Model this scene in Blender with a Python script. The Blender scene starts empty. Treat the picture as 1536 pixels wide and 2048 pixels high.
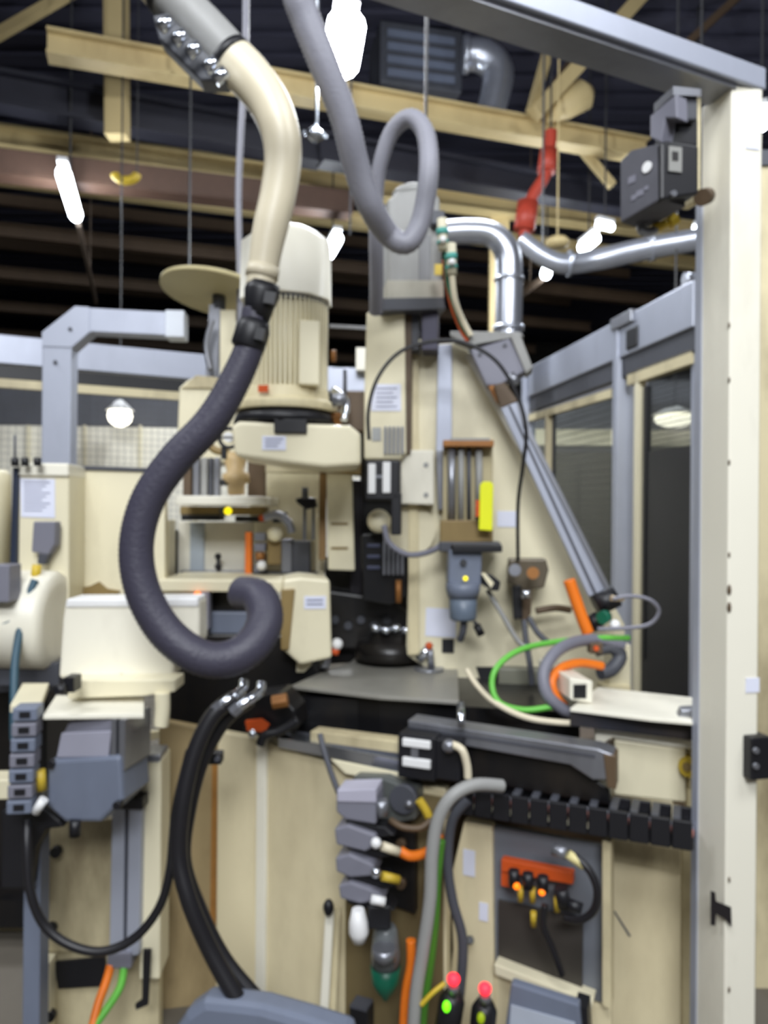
import bpy, math, random
from mathutils import Vector, Matrix
R = math.radians
random.seed(7)

# ------------------------------------------------------------------ camera
FPX = 1538.0                    # focal length in pixels of the 1536x2048 frame
CAM = Vector((0, 0, 1.6))
ROLL = R(0.45)
cd = bpy.data.cameras.new('camera'); cam = bpy.data.objects.new('camera', cd)
bpy.context.scene.collection.objects.link(cam); bpy.context.scene.camera = cam
cam.location = CAM; cam.rotation_euler = (R(90), -ROLL, 0)
cam.rotation_euler = (Matrix.Rotation(R(90), 3, 'X') @ Matrix.Rotation(ROLL, 3, 'Z')).to_euler()
cd.sensor_fit = 'VERTICAL'; cd.sensor_height = 36.0; cd.lens = 36.0 * FPX / 2048.0
cd.clip_start = 0.05; cd.clip_end = 200
cd.dof.use_dof = True; cd.dof.focus_distance = 0.30; cd.dof.aperture_fstop = 14.5   # the phone missed its focus

# ------------------------------------------------------------------ world, lights, exposure
sc = bpy.context.scene
w = bpy.data.worlds.new('hall_air'); sc.world = w; w.use_nodes = True
w.node_tree.nodes['Background'].inputs[0].default_value = (0.75, 0.8, 1.0, 1)
w.node_tree.nodes['Background'].inputs[1].default_value = 0.12
sc.view_settings.view_transform = 'Standard'; sc.view_settings.look = 'None'
sc.view_settings.gamma = 1; sc.view_settings.use_curve_mapping = False
sc.view_settings.exposure = 0.5
def area(name, loc, aim, size, sizey, power, col=(0.93, 0.96, 1.0)):
    l = bpy.data.lights.new(name, 'AREA'); l.shape = 'RECTANGLE'; l.size = size; l.size_y = sizey
    l.energy = power; l.color = col
    o = bpy.data.objects.new(name, l); sc.collection.objects.link(o); o.location = loc
    o.rotation_euler = (Vector(aim) - Vector(loc)).to_track_quat('-Z', 'Y').to_euler()
def point(name, loc, power, r=0.15, col=(0.9, 0.95, 1.0)):
    l = bpy.data.lights.new(name, 'POINT'); l.energy = power; l.shadow_soft_size = r; l.color = col
    o = bpy.data.objects.new(name, l); sc.collection.objects.link(o); o.location = loc
area('hall_fill_over_aisle', (-0.6, -1.2, 5.2), (0.3, 2.8, 1.0), 2.6, 1.2, 110)  # this and the following area lights: unseen fill added for the hall's lamps
area('hall_fill_behind', (0.3, -4.6, 5.2), (0.4, 2.8, 1.4), 3.0, 1.2, 260)  # unseen fill added behind the camera to brighten the gusset plate
area('hall_fill_right', (2.6, 0.2, 5.2), (0.5, 3, 1.0), 1.5, 1.0, 60)
area('hall_fill_left', (-3.2, 2.0, 5.2), (-0.5, 3, 1.0), 1.5, 1.0, 55)
area('hall_fill_back', (0.3, 5.6, 5.2), (0.2, 4.4, 0.8), 2.0, 1.0, 90)

# ------------------------------------------------------------------ materials
def lin(c):
    return tuple(((v / 255) / 12.92 if v / 255 <= 0.04045 else ((v / 255 + 0.055) / 1.055) ** 2.4) for v in c)
def M(name, rgb, rough=0.5, metal=0.0, var=0.12, scale=9.0, dirt=0.0, dirtc=(92, 74, 46), bump=0.0, spec=0.5):
    m = bpy.data.materials.new(name); m.use_nodes = True; nt = m.node_tree; b = nt.nodes['Principled BSDF']
    c = lin(rgb); tc = nt.nodes.new('ShaderNodeTexCoord')
    no = nt.nodes.new('ShaderNodeTexNoise'); no.inputs['Scale'].default_value = scale; no.inputs['Detail'].default_value = 5
    nt.links.new(tc.outputs['Object'], no.inputs['Vector'])
    mx = nt.nodes.new('ShaderNodeMix'); mx.data_type = 'RGBA'
    mx.inputs[6].default_value = tuple(v * (1 - var) for v in c) + (1,); mx.inputs[7].default_value = tuple(min(1, v * (1 + var)) for v in c) + (1,)
    nt.links.new(no.outputs[0], mx.inputs[0]); out = mx.outputs[2]
    if dirt > 0:
        n2 = nt.nodes.new('ShaderNodeTexNoise'); n2.inputs['Scale'].default_value = scale * 0.45; n2.inputs['Detail'].default_value = 7; n2.inputs['Roughness'].default_value = 0.65
        mp = nt.nodes.new('ShaderNodeMapping'); mp.inputs['Scale'].default_value = (1, 1, 0.35); mp.inputs['Location'].default_value = (3.1, 1.7, 0.4)
        nt.links.new(tc.outputs['Object'], mp.inputs['Vector']); nt.links.new(mp.outputs[0], n2.inputs['Vector'])
        rp = nt.nodes.new('ShaderNodeMapRange'); rp.inputs[1].default_value = 0.48; rp.inputs[2].default_value = 0.72; rp.inputs[3].default_value = 0; rp.inputs[4].default_value = dirt
        nt.links.new(n2.outputs[0], rp.inputs[0])
        m2 = nt.nodes.new('ShaderNodeMix'); m2.data_type = 'RGBA'; m2.inputs[7].default_value = lin(dirtc) + (1,)
        nt.links.new(out, m2.inputs[6]); nt.links.new(rp.outputs[0], m2.inputs[0]); out = m2.outputs[2]
    nt.links.new(out, b.inputs['Base Color'])
    b.inputs['Roughness'].default_value = rough; b.inputs['Metallic'].default_value = metal
    b.inputs['Specular IOR Level'].default_value = spec
    if bump:
        bp = nt.nodes.new('ShaderNodeBump'); bp.inputs['Strength'].default_value = bump; bp.inputs['Distance'].default_value = 0.004
        n3 = nt.nodes.new('ShaderNodeTexNoise'); n3.inputs['Scale'].default_value = scale * 12
        nt.links.new(tc.outputs['Object'], n3.inputs['Vector']); nt.links.new(n3.outputs[0], bp.inputs['Height']); nt.links.new(bp.outputs[0], b.inputs['Normal'])
    return m
def E(name, rgb, strength):
    m = bpy.data.materials.new(name); m.use_nodes = True; b = m.node_tree.nodes['Principled BSDF']
    b.inputs['Base Color'].default_value = lin(rgb) + (1,); b.inputs['Emission Color'].default_value = lin(rgb) + (1,)
    b.inputs['Emission Strength'].default_value = strength
    return m
cream = M('cream_paint', (232, 224, 194), 0.42, dirt=0.35, var=0.05, scale=4)
creamb = M('cream_paint_streaked', (226, 214, 178), 0.45, dirt=0.35, var=0.05, scale=5, dirtc=(136, 118, 86))
creamd = M('cream_paint_grimy', (220, 208, 170), 0.5, dirt=0.7, var=0.08, scale=5)
creamw = M('cream_paint_clean', (240, 236, 220), 0.38, dirt=0.3, var=0.04, scale=4)
white = M('white_plastic', (235, 235, 235), 0.4, var=0.03)
paper = M('paper_sheet', (226, 229, 245), 0.7, var=0.03, scale=30)
ink = M('printed_ink', (120, 124, 150), 0.8, var=0.2)
conduitb = M('beige_conduit', (222, 212, 186), 0.38, dirt=0.12, var=0.04)
alu = M('anodised_aluminium', (176, 181, 196), 0.42, metal=0.35, var=0.06, dirt=0.12, dirtc=(90, 90, 96))
alub = M('brushed_steel', (150, 152, 160), 0.35, metal=0.7, var=0.12, dirt=0.3, dirtc=(60, 56, 50))
chrome = M('polished_steel', (215, 220, 230), 0.16, metal=0.95, var=0.05)
galv = M('galvanised_duct', (190, 194, 205), 0.32, metal=0.75, var=0.15, scale=6)
grey = M('grey_plastic', (122, 122, 134), 0.5, var=0.08)
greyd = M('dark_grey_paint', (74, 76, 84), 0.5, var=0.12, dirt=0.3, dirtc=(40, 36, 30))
greyb = M('blue_grey_paint', (112, 120, 138), 0.45, var=0.08, dirt=0.2, dirtc=(60, 58, 60))
servo = M('servo_grey_paint', (150, 150, 148), 0.5, var=0.08, dirt=0.3, dirtc=(84, 78, 66))
hosed = M('dark_ribbed_hose', (62, 60, 74), 0.5, var=0.12, bump=0.4)
hoseg = M('grey_ribbed_hose', (140, 140, 150), 0.5, var=0.08, bump=0.3)
black = M('black_plastic', (22, 22, 27), 0.45, var=0.2)
blackm = M('oily_black_steel', (16, 16, 19), 0.35, var=0.3, dirt=0.4, dirtc=(52, 44, 34))
rubber = M('black_rubber', (26, 25, 29), 0.42, var=0.2)
brown = M('oily_brown_metal', (92, 74, 54), 0.55, var=0.25, dirt=0.5, dirtc=(40, 30, 22))
rust = M('rusty_brass', (150, 100, 50), 0.5, metal=0.3, var=0.3)
olive = M('olive_brown_block', (140, 118, 72), 0.5, var=0.2, dirt=0.4)
tablem = M('worn_grey_plate', (150, 148, 140), 0.42, metal=0.3, var=0.12, dirt=0.5, dirtc=(92, 88, 78), scale=6)
orange = M('orange_cable', (238, 122, 30), 0.45, var=0.05)
ored = M('orange_terminal', (206, 84, 30), 0.45, var=0.15)
green = M('green_cable', (104, 190, 72), 0.45, var=0.05)
greenk = M('dark_green_cap', (14, 98, 74), 0.4, var=0.1)
teal = M('teal_cable', (58, 88, 104), 0.5, var=0.1)
tealc = M('teal_connector', (70, 150, 140), 0.5, var=0.1)
yellow = M('yellow_tag', (236, 240, 24), 0.5, var=0.03)
yelp = M('yellow_paint', (206, 176, 50), 0.5, var=0.15, dirt=0.3)
redp = M('red_pipe_paint', (178, 64, 46), 0.5, var=0.15)
beamc = M('beam_cream_paint', (196, 176, 128), 0.55, var=0.1, dirt=0.4, dirtc=(110, 84, 46), scale=2)
beamd = M('beam_brown_paint', (92, 74, 56), 0.65, var=0.2, dirt=0.5, dirtc=(54, 40, 30), scale=1.5)
beamk = M('crane_rail_dark', (34, 34, 44), 0.6, var=0.2)
deckm = M('roof_deck_dark', (58, 58, 74), 0.8, var=0.25, scale=1)
concrete = M('oily_concrete', (104, 98, 88), 0.75, var=0.15, dirt=0.4, dirtc=(60, 54, 46), scale=1.2)
wallm = M('hall_wall_dark', (70, 68, 66), 0.8, var=0.15, scale=0.6)
blackp = M('black_sheet', (26, 27, 33), 0.35, var=0.15)
wirem = M('dark_wire', (58, 58, 60), 0.5, var=0.1)
inkk = M('black_print', (30, 26, 28), 0.6, var=0.1)
lampm = E('lamp_diffuser', (235, 245, 255), 14)
lampn = E('near_lamp_diffuser', (236, 242, 255), 40)
led_r = E('red_lamp_glow', (255, 40, 56), 1.6); led_g = E('green_led_glow', (110, 255, 20), 1.2)
led_o = E('orange_led_glow', (255, 120, 10), 1.1); led_y = E('yellow_led_glow', (240, 220, 20), 1.0)
pane = bpy.data.materials.new('clear_panel'); pane.use_nodes = True
_n = pane.node_tree; _n.nodes.clear()
_o = _n.nodes.new('ShaderNodeOutputMaterial'); _m = _n.nodes.new('ShaderNodeMixShader'); _t = _n.nodes.new('ShaderNodeBsdfTransparent'); _g = _n.nodes.new('ShaderNodeBsdfGlossy')
_t.inputs[0].default_value = (0.78, 0.8, 0.78, 1); _g.inputs[0].default_value = (0.9, 0.9, 0.9, 1); _g.inputs['Roughness'].default_value = 0.12
_m.inputs[0].default_value = 0.07; _n.links.new(_t.outputs[0], _m.inputs[1]); _n.links.new(_g.outputs[0], _m.inputs[2]); _n.links.new(_m.outputs[0], _o.inputs[0])

# ------------------------------------------------------------------ geometry helpers
CR, SR = math.cos(ROLL), math.sin(ROLL)
def ray(px, py):
    x, y = (px - 768) / FPX, (1024 - py) / FPX
    return Vector((x * CR - y * SR, 1.0, x * SR + y * CR))
def P(px, py, Y): return CAM + ray(px, py) * Y
def Pz(px, py, z):
    r = ray(px, py); return CAM + r * ((z - CAM.z) / r.z)
def S(Y, px): return px * Y / FPX

class MB:
    def __init__(s): s.v = []; s.f = []; s.sm = []
    def add(s, vs, fs, smooth=False):
        n = len(s.v); s.v += [Vector(v) for v in vs]; s.f += [tuple(i + n for i in f) for f in fs]; s.sm += [smooth] * len(fs); return s
    def hexa(s, c):     # 8 corners: bottom loop, top loop
        return s.add(c, [(3, 2, 1, 0), (4, 5, 6, 7), (0, 1, 5, 4), (1, 2, 6, 5), (2, 3, 7, 6), (3, 0, 4, 7)])
    def box(s, a, b):
        x0, y0, z0 = a; x1, y1, z1 = b
        return s.hexa([(x0, y0, z0), (x1, y0, z0), (x1, y1, z0), (x0, y1, z0), (x0, y0, z1), (x1, y0, z1), (x1, y1, z1), (x0, y1, z1)])
    def bar(s, p0, p1, wd, ht, dz=0.0, dx=0.0, up=None):
        p0, p1 = Vector(p0), Vector(p1); d = (p1 - p0).normalized(); upv = Vector(up) if up else Vector((0, 0, 1))
        if abs(d.dot(upv)) > 0.98: upv = Vector((0, 1, 0))
        sd = d.cross(upv).normalized(); u = sd.cross(d).normalized(); c = []
        for q in (p0, p1):
            o = q + u * dz + sd * dx
            c += [o - sd * wd / 2 - u * ht / 2, o + sd * wd / 2 - u * ht / 2, o + sd * wd / 2 + u * ht / 2, o - sd * wd / 2 + u * ht / 2]
        return s.hexa(c)
    def cyl(s, p0, p1, r0, r1=None, n=20, caps=True):
        r1 = r0 if r1 is None else r1
        return s.lathe(p0, p1, [(0, r0), (1, r1)], n, caps)
    def lathe(s, p0, p1, prof, n=24, caps=True, rot=0.0):   # prof: (t along axis 0..1, radius)
        p0, p1 = Vector(p0), Vector(p1); ax = p1 - p0; d = ax.normalized()
        a = d.cross(Vector((0, 0, 1)) if abs(d.z) < 0.9 else Vector((1, 0, 0))).normalized(); b = d.cross(a)
        vs = []; fs = []
        for t, r in prof:
            for k in range(n):
                th = 2 * math.pi * k / n + rot; vs.append(p0 + ax * t + (a * math.cos(th) + b * math.sin(th)) * r)
        for j in range(len(prof) - 1):
            for k in range(n):
                k2 = (k + 1) % n; fs.append((j * n + k, j * n + k2, (j + 1) * n + k2, (j + 1) * n + k))
        s.add(vs, fs, n > 9)
        if caps:
            m = len(s.v) - len(vs)
            s.f.append(tuple(m + k for k in range(n))[::-1]); s.f.append(tuple(m + (len(prof) - 1) * n + k for k in range(n))); s.sm += [False, False]
        return s
    def ball(s, c, r, n=14, sc_=(1, 1, 1)):
        c = Vector(c); vs = []; fs = []; m = n // 2
        for j in range(m + 1):
            ph = math.pi * j / m
            for k in range(n):
                th = 2 * math.pi * k / n; vs.append(c + Vector((r * math.sin(ph) * math.cos(th) * sc_[0], r * math.sin(ph) * math.sin(th) * sc_[1], r * math.cos(ph) * sc_[2])))
        for j in range(m):
            for k in range(n):
                k2 = (k + 1) % n; fs.append((j * n + k, (j + 1) * n + k, (j + 1) * n + k2, j * n + k2))
        return s.add(vs, fs, True)
    def tube(s, pts, rad, n=12, step=None, rib=0.0, closed=False):   # pts world; rad float or list
        P_ = [Vector(p) for p in pts]; L = len(P_)
        rr = rad if isinstance(rad, (list, tuple)) else [rad] * L
        out = []; sub = 10
        for i in range(L - 1):
            a, b, c, d = P_[max(i - 1, 0)], P_[i], P_[i + 1], P_[min(i + 2, L - 1)]
            ns = max(2, int((c - b).length / step)) if step else sub
            for k in range(ns):
                t = k / ns; q = 0.5 * ((2 * b) + (c - a) * t + (2 * a - 5 * b + 4 * c - d) * t * t + (3 * b - a - 3 * c + d) * t ** 3)
                out.append((q, rr[i] * (1 - t) + rr[i + 1] * t))
        out.append((P_[-1], rr[-1]))
        t0 = (out[1][0] - out[0][0]).normalized(); nrm = t0.cross(Vector((0.3, 1, 0.2))).normalized(); vs = []; fs = []
        for i, (q, r) in enumerate(out):
            t1 = (out[min(i + 1, len(out) - 1)][0] - out[max(i - 1, 0)][0]).normalized()
            nrm = (nrm - t1 * nrm.dot(t1)).normalized(); bi = t1.cross(nrm)
            r2 = r * (1 + (rib if i % 2 else -rib))
            for k in range(n):
                th = 2 * math.pi * k / n; vs.append(q + (nrm * math.cos(th) + bi * math.sin(th)) * r2)
        for j in range(len(out) - 1):
            for k in range(n):
                k2 = (k + 1) % n; fs.append((j * n + k, j * n + k2, (j + 1) * n + k2, (j + 1) * n + k))
        s.add(vs, fs, True); m = len(s.v) - len(vs)
        s.f.append(tuple(m + k for k in range(n))[::-1]); s.f.append(tuple(m + (len(out) - 1) * n + k for k in range(n))); s.sm += [False, False]
        return s

class F:
    """upright plane seen at pixel (px,py) at distance Y, turned by yaw (positive: right side farther)"""
    def __init__(s, px, py, Y, yaw=0):
        s.o = P(px, py, Y); a = R(yaw); s.u = Vector((math.cos(a), math.sin(a), 0)); s.n = Vector((math.sin(a), -math.cos(a), 0))
    def uw(s, px, py, n=0.0):
        r = ray(px, py); o = s.o + s.n * n; t = (o - CAM).dot(s.n) / r.dot(s.n); q = CAM + r * t - o
        return q.dot(s.u), q.z
    def pt(s, px, py, n=0.0):
        a, b = s.uw(px, py, n); return s.o + s.u * a + s.n * n + Vector((0, 0, b))
    def raw(s, a, b, n=0.0): return s.o + s.u * a + s.n * n + Vector((0, 0, b))
    def box(s, mb, x0, y0, x1, y1, d, n=0.0):
        xm, ym = (x0 + x1) / 2, (y0 + y1) / 2
        a0 = s.uw(x0, ym, n)[0]; a1 = s.uw(x1, ym, n)[0]; b1 = s.uw(xm, y0, n)[1]; b0 = s.uw(xm, y1, n)[1]
        c = [s.raw(a0, b0, n), s.raw(a1, b0, n), s.raw(a1, b0, n - d), s.raw(a0, b0, n - d), s.raw(a0, b1, n), s.raw(a1, b1, n), s.raw(a1, b1, n - d), s.raw(a0, b1, n - d)]
        return mb.hexa(c)
    def poly(s, mb, pts, d, n=0.0):
        q = [s.uw(x, y, n) for x, y in pts]; k = len(q)
        ar = sum(q[i][0] * q[(i + 1) % k][1] - q[(i + 1) % k][0] * q[i][1] for i in range(k))
        if ar < 0: q = q[::-1]
        vs = [s.raw(a, b, n) for a, b in q] + [s.raw(a, b, n - d) for a, b in q]
        fs = [tuple(range(k)), tuple(range(2 * k - 1, k - 1, -1))] + [(i, i + k, (i + 1) % k + k, (i + 1) % k) for i in range(k)]
        return mb.add(vs, fs)
    def disc(s, mb, px, py, rpx, d, n=0.0, r1=None, k=20):
        c = s.pt(px, py, n); Y = (c - CAM).y; r = S(Y, rpx)
        return mb.cyl(c, c - s.n * d, r, S(Y, r1) if r1 else r, k)

OFF = {}
def mesh(name, mb, mat, off, bev):
    me = bpy.data.meshes.new(name); me.from_pydata([v - off for v in mb.v], [], mb.f); me.materials.append(mat)
    me.polygons.foreach_set('use_smooth', mb.sm); me.update()
    o = bpy.data.objects.new(name, me); sc.collection.objects.link(o)
    if bev:
        b = o.modifiers.new('edge', 'BEVEL'); b.width = bev; b.segments = 2; b.limit_method = 'ANGLE'; b.angle_limit = R(50)
    return o
def T(name, label, cat, loc, group=None):
    o = bpy.data.objects.new(name, None); sc.collection.objects.link(o); o.location = loc; o.empty_display_size = 0.05
    o['label'] = label; o['category'] = cat
    if group: o['group'] = group
    OFF[o] = Vector(loc); return o
def part(root, name, mb, mat, bev=0.0, label=None, kind=None):
    o = mesh(name, mb, mat, OFF[root], bev); o.parent = root; OFF[o] = OFF[root]
    if label: o['label'] = label
    if kind: o['kind'] = kind
    return o
def solo(name, label, cat, mb, mat, bev=0.0, group=None, kind=None):
    n = len(mb.v); c = sum(mb.v, Vector()) / n; c.z = min(v.z for v in mb.v)
    o = mesh(name, mb, mat, c, bev); o.location = c; o['label'] = label; o['category'] = cat; OFF[o] = c
    if group: o['group'] = group
    if kind: o['kind'] = kind
    return o
def struct(name, mb, mat, bev=0.0, parent=None):
    o = mesh(name, mb, mat, Vector() if parent is None else OFF[parent], bev); OFF[o] = Vector() if parent is None else OFF[parent]
    if parent is None: o['kind'] = 'structure'
    else: o.parent = parent
    return o
def fbox(f, x0, y0, x1, y1, d, n=0.0): return f.box(MB(), x0, y0, x1, y1, d, n)
def fpoly(f, pts, d, n=0.0): return f.poly(MB(), pts, d, n)
def line(pts): return [P(*p) for p in pts]
def cable(name, label, pts, rpx, mat, n=8, group=None, rib=0.0, step=None, cat='cable'):
    Y = sum(p[2] for p in pts) / len(pts)
    rr = [S(p[2], p[3]) for p in pts] if len(pts[0]) > 3 else S(Y, rpx)
    return solo(name, label, cat, MB().tube([P(*p[:3]) for p in pts], rr, n, step, rib), mat, group=group)

# ------------------------------------------------------------------ the hall: floor, walls, roof
struct('floor', MB().box((-14, -6, -0.1), (14, 30, 0)), concrete)
struct('wall_back', MB().box((-14, 30, 0), (14, 30.3, 8.4)), wallm)
struct('wall_left', MB().box((-14.3, -6, 0), (-14, 30, 8.4)), wallm)
struct('wall_right', MB().box((14, -6, 0), (14.3, 30, 8.4)), wallm)
struct('wall_rear', MB().box((-14, -6.3, 0), (14, -6, 8.4)), wallm)
ce = MB()
for i in range(72):                                   # trapezoid ribs of the roof deck
    y0 = -6 + i * 0.5
    ce.box((-14, y0, 8.35), (14, y0 + 0.27, 8.45)); ce.box((-14, y0 + 0.27, 8.25), (14, y0 + 0.5, 8.35))
struct('ceiling', ce, deckm)

def up3(v, z): return Vector((v.x, v.y, z))
def ibeam(name, label, a, b, h, wd, mat, group=None, cat='beam'):
    a, b = Vector(a), Vector(b); t = T(name, label, cat, (a + b) / 2, group); th = h * 0.12
    part(t, 'web', MB().bar(a, b, wd * 0.22, h - 2 * th), mat)
    part(t, 'top_flange', MB().bar(a, b, wd, th, h / 2 - th / 2), mat)
    part(t, 'bottom_flange', MB().bar(a, b, wd, th, -h / 2 + th / 2), mat)
    return t
BZ = 6.45
def ext(a, b, k0, k1): return a + (b - a) * k0, a + (b - a) * k1
a, b = Pz(95, 90, BZ), Pz(1290, 302, BZ)
ibeam('roof_beam', 'nearest cream roof beam, running from upper left behind both hoses to the black box', a, b, 0.27, 0.24, beamc, 'roof beams')
a2, b2 = Pz(0, 277, BZ), Pz(1288, 452, BZ)
a2, b2 = ext(a2, b2, -0.4, 1.3)
ibeam('roof_beam', 'second cream roof beam, passing just above the long lamp tube at left', a2, b2, 0.3, 0.26, beamc, 'roof beams')
dirA = (b - a).normalized(); nA = Vector((-dirA.y, dirA.x, 0))
mid = (a2 + b2) / 2
desc = ['brown roof beam right behind the second cream one', 'brown roof beam level with the long lamp tube', 'dull brown roof beam, fourth back from the cream ones', 'dull brown roof beam above the pale disc', 'dark brown roof beam far back over the hall', 'farthest dark brown roof beam, low above the fence rail']
for i in range(6):
    c = mid + nA * (1.3 + i * 2.3 + i * i * 0.12)
    ibeam('roof_beam', desc[i], c - dirA * 11.5, c + dirA * 8.5, 0.24, 0.2, beamd if i else beamc, 'roof beams')
    if i < 5:
        c2 = c + nA * 1.0 + Vector((0, 0, 0.9))
        solo('roof_purlin', 'dark purlin just above the %s' % desc[i], 'purlin', MB().bar(c2 - dirA * 11.5, c2 + dirA * 8.5, 0.12, 0.2), beamd, group='roof purlins')
# runway of the crane, dark, with its lower edge lit
a, b = P(640, 300, 9.5), P(1300, 412, 11.6)
ibeam('crane_runway', 'near-black crane runway beam crossing behind the grey hose loop', a, b, 0.36, 0.3, beamk)
a, b = P(-40, 175, 8.9), P(640, 300, 9.9)
ibeam('crane_runway', 'near-black runway beam at upper left between the two cream beams', a, b, 0.42, 0.3, beamk)
a, b = P(-20, 345, 9.1), P(700, 425, 10.6)
solo('cable_tray', 'red-brown cable tray hanging under the second cream beam', 'cable tray', MB().bar(a, b, 0.3, 0.12).bar(a, b, 0.03, 0.28, 0.1, 0.15), M('tray_brown', (84, 62, 50), 0.6, var=0.2), group=None)
# hangers and truss members
solo('truss_post', 'cream truss post dropping through both roof beams at upper left', 'truss member', MB().bar(P(232, -120, 9.0), P(235, 275, 9.0), 0.24, 0.2), beamc)
def member(label, p0, p1, w1, mat=beamc, h=None): solo('truss_brace', label, 'truss member', MB().bar(P(*p0), P(*p1), w1, h or w1), mat, group='truss braces')
member('thin cream brace crossing the top left corner', (-40, 90, 9.5), (150, -20, 9.5), 0.11)
member('wide cream brace rising right from the near beam above the black box', (1070, 228, 9.4), (1330, -60, 9.8), 0.17)
member('narrow steep brace beside the wide one, left of it', (1062, 225, 9.5), (1130, -20, 9.8), 0.1)
member('brace behind the wide one, under the overhead rail', (1085, 205, 10.3), (1262, -30, 10.6), 0.14, beamd)
member('thin brown brace across the top right corner', (1360, 100, 9.8), (1480, -10, 9.8), 0.09, beamd)
member('short slanting yellow brace left of the black box', (1165, 300, 10.2), (1225, 372, 10.2), 0.1)
g = MB(); g.lathe(P(1090, 236, 9.6), P(1182, 180, 9.6), [(0, S(9.6, 10)), (0.4, S(9.6, 26)), (0.85, S(9.6, 30)), (1, S(9.6, 12))], 16)
solo('beam_bracket', 'rounded cream gusset at the foot of the wide brace', 'bracket', g, beamc)
# building column
t = T('building_column', 'cream steel building column behind the silver duct elbow', 'column', (P(1000, 300, 12.4).x, 12.4, 0))
x, = (P(998, 300, 12.4).x,)
part(t, 'flange', MB().box((x - 0.15, 12.24, 0), (x + 0.15, 12.27, BZ - 0.12)), beamc); part(t, 'flange', MB().box((x - 0.13, 12.53, 0), (x + 0.13, 12.56, BZ - 0.12)), beamc)
part(t, 'web', MB().box((x - 0.015, 12.27, 0), (x + 0.015, 12.53, BZ - 0.12)), beamc)
# ring hook
rg = MB(); f = F(252, 345, 8.7)
pts = [f.pt(252 + 22 * math.cos(k * math.pi / 8), 348 + 13 * math.sin(k * math.pi / 8)) for k in range(0, 9)]
rg.tube(pts, 0.05, 8); rg.bar(pts[4], up3(pts[4], BZ), 0.03, 0.03) if 0 else rg.bar(pts[4], pts[4] + Vector((0, 0, 0.03)), 0.05, 0.05); solo('hook_wire', 'thin wire holding the yellow hook', 'wire', MB().cyl(pts[0], up3(pts[0], 8.37), 0.008, n=6), wirem); solo('lifting_hook', 'yellow curved hook under the second beam at left', 'hook', rg, yelp)
# red fire pipe fittings
t = T('sprinkler_pipe', 'red pipe with bolted couplings behind the silver duct', 'pipe', P(1070, 470, 9.2))
part(t, 'pipe', MB().cyl(P(1102, 262, 9.2), up3(P(1102, 262, 9.2), 8.37), 0.012, n=6), wirem); part(t, 'pipe', MB().tube(line([(1102, 262, 9.2), (1100, 290, 9.2), (1090, 350, 9.2), (1062, 400, 9.2), (1048, 475, 9.2)]), S(9.2, 12), 12), redp)
part(t, 'coupling', MB().cyl(P(1098, 300, 9.2), P(1092, 345, 9.2), S(9.2, 18)), redp); part(t, 'coupling', MB().cyl(P(1056, 405, 9.2), P(1048, 462, 9.2), S(9.2, 21)), redp)

# ducts
def duct(label, pts, bands, hang=1):
    t = T('air_duct', label, 'duct', P(*pts[0][:3]))
    part(t, 'duct_body', MB().tube([P(*p[:3]) for p in pts], [S(p[2], p[3]) for p in pts], 20), galv)
    for (p, q, r) in bands: part(t, 'duct_clamp', MB().cyl(P(*p), P(*q), r), galv)
    if hang is not None: q = P(*pts[hang][:3]); part(t, 'hanger', MB().cyl(q, Vector((q.x, q.y, 8.37)), 0.012, n=6), wirem)
    return t
duct('silver duct coming from the left and elbowing straight down behind the gusset plate', [(850, 470, 5.2, 24), (930, 463, 5.2, 25), (985, 470, 5.2, 25), (1014, 505, 5.2, 26), (1018, 560, 5.2, 27), (1017, 640, 5.2, 27), (1016, 760, 5.2, 27)],
     [(P_ if 0 else (1018, 556, 5.2), (1018, 563, 5.2), S(5.2, 30)), ((1017, 652, 5.2), (1017, 662, 5.2), S(5.2, 31))], 0)
duct('long silver duct sagging across towards the right column', [(1040, 478, 7.6, 18), (1085, 512, 7.6, 19), (1130, 528, 7.6, 20), (1200, 518, 7.6, 22), (1300, 496, 7.4, 22), (1450, 470, 7.0, 22)],
     [((1136, 527, 7.6), (1142, 527, 7.6), S(7.6, 26)), ((1296, 497, 7.4), (1304, 495, 7.4), S(7.4, 26))])
duct('grey duct elbow hanging above the nearest roof beam', [(930, 110, 10.3, 30), (965, 112, 10.3, 32), (995, 140, 10.3, 32), (990, 190, 10.3, 30), (975, 240, 10.3, 28), (965, 262, 10.3, 26)], [((926, 110, 10.3), (938, 110, 10.3), S(10.3, 35))])
duct('pair of stacked silver duct ends by the right column', [(1370, 560, 6.5, 12), (1400, 556, 6.5, 12), (1460, 548, 6.5, 12)], [((1368, 560, 6.5), (1378, 560, 6.5), S(6.5, 15))])
t = T('unit_heater', 'big blue-grey ventilation unit behind the bright lamp', 'heater', P(840, 170, 10.4)); f = F(840, 110, 10.4, 12)
part(t, 'housing', fbox(f, 760, 50, 925, 175, 0.8), greyd, 0.03)
for k in range(4): part(t, 'louvre', fbox(f, 775, 66 + k * 26, 910, 80 + k * 26, 0.03, 0.03), greyb)
g = MB(); g.ball(P(1115, 485, 8.6), S(8.6, 24), 16, (1, 1, 0.55)); g.cyl(P(1115, 485, 8.6), up3(P(1115, 485, 8.6), 8.37), 0.01, n=6); solo('reflector_dome', 'dull cream lamp reflector above the sagging duct', 'reflector', g, beamc)

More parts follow.
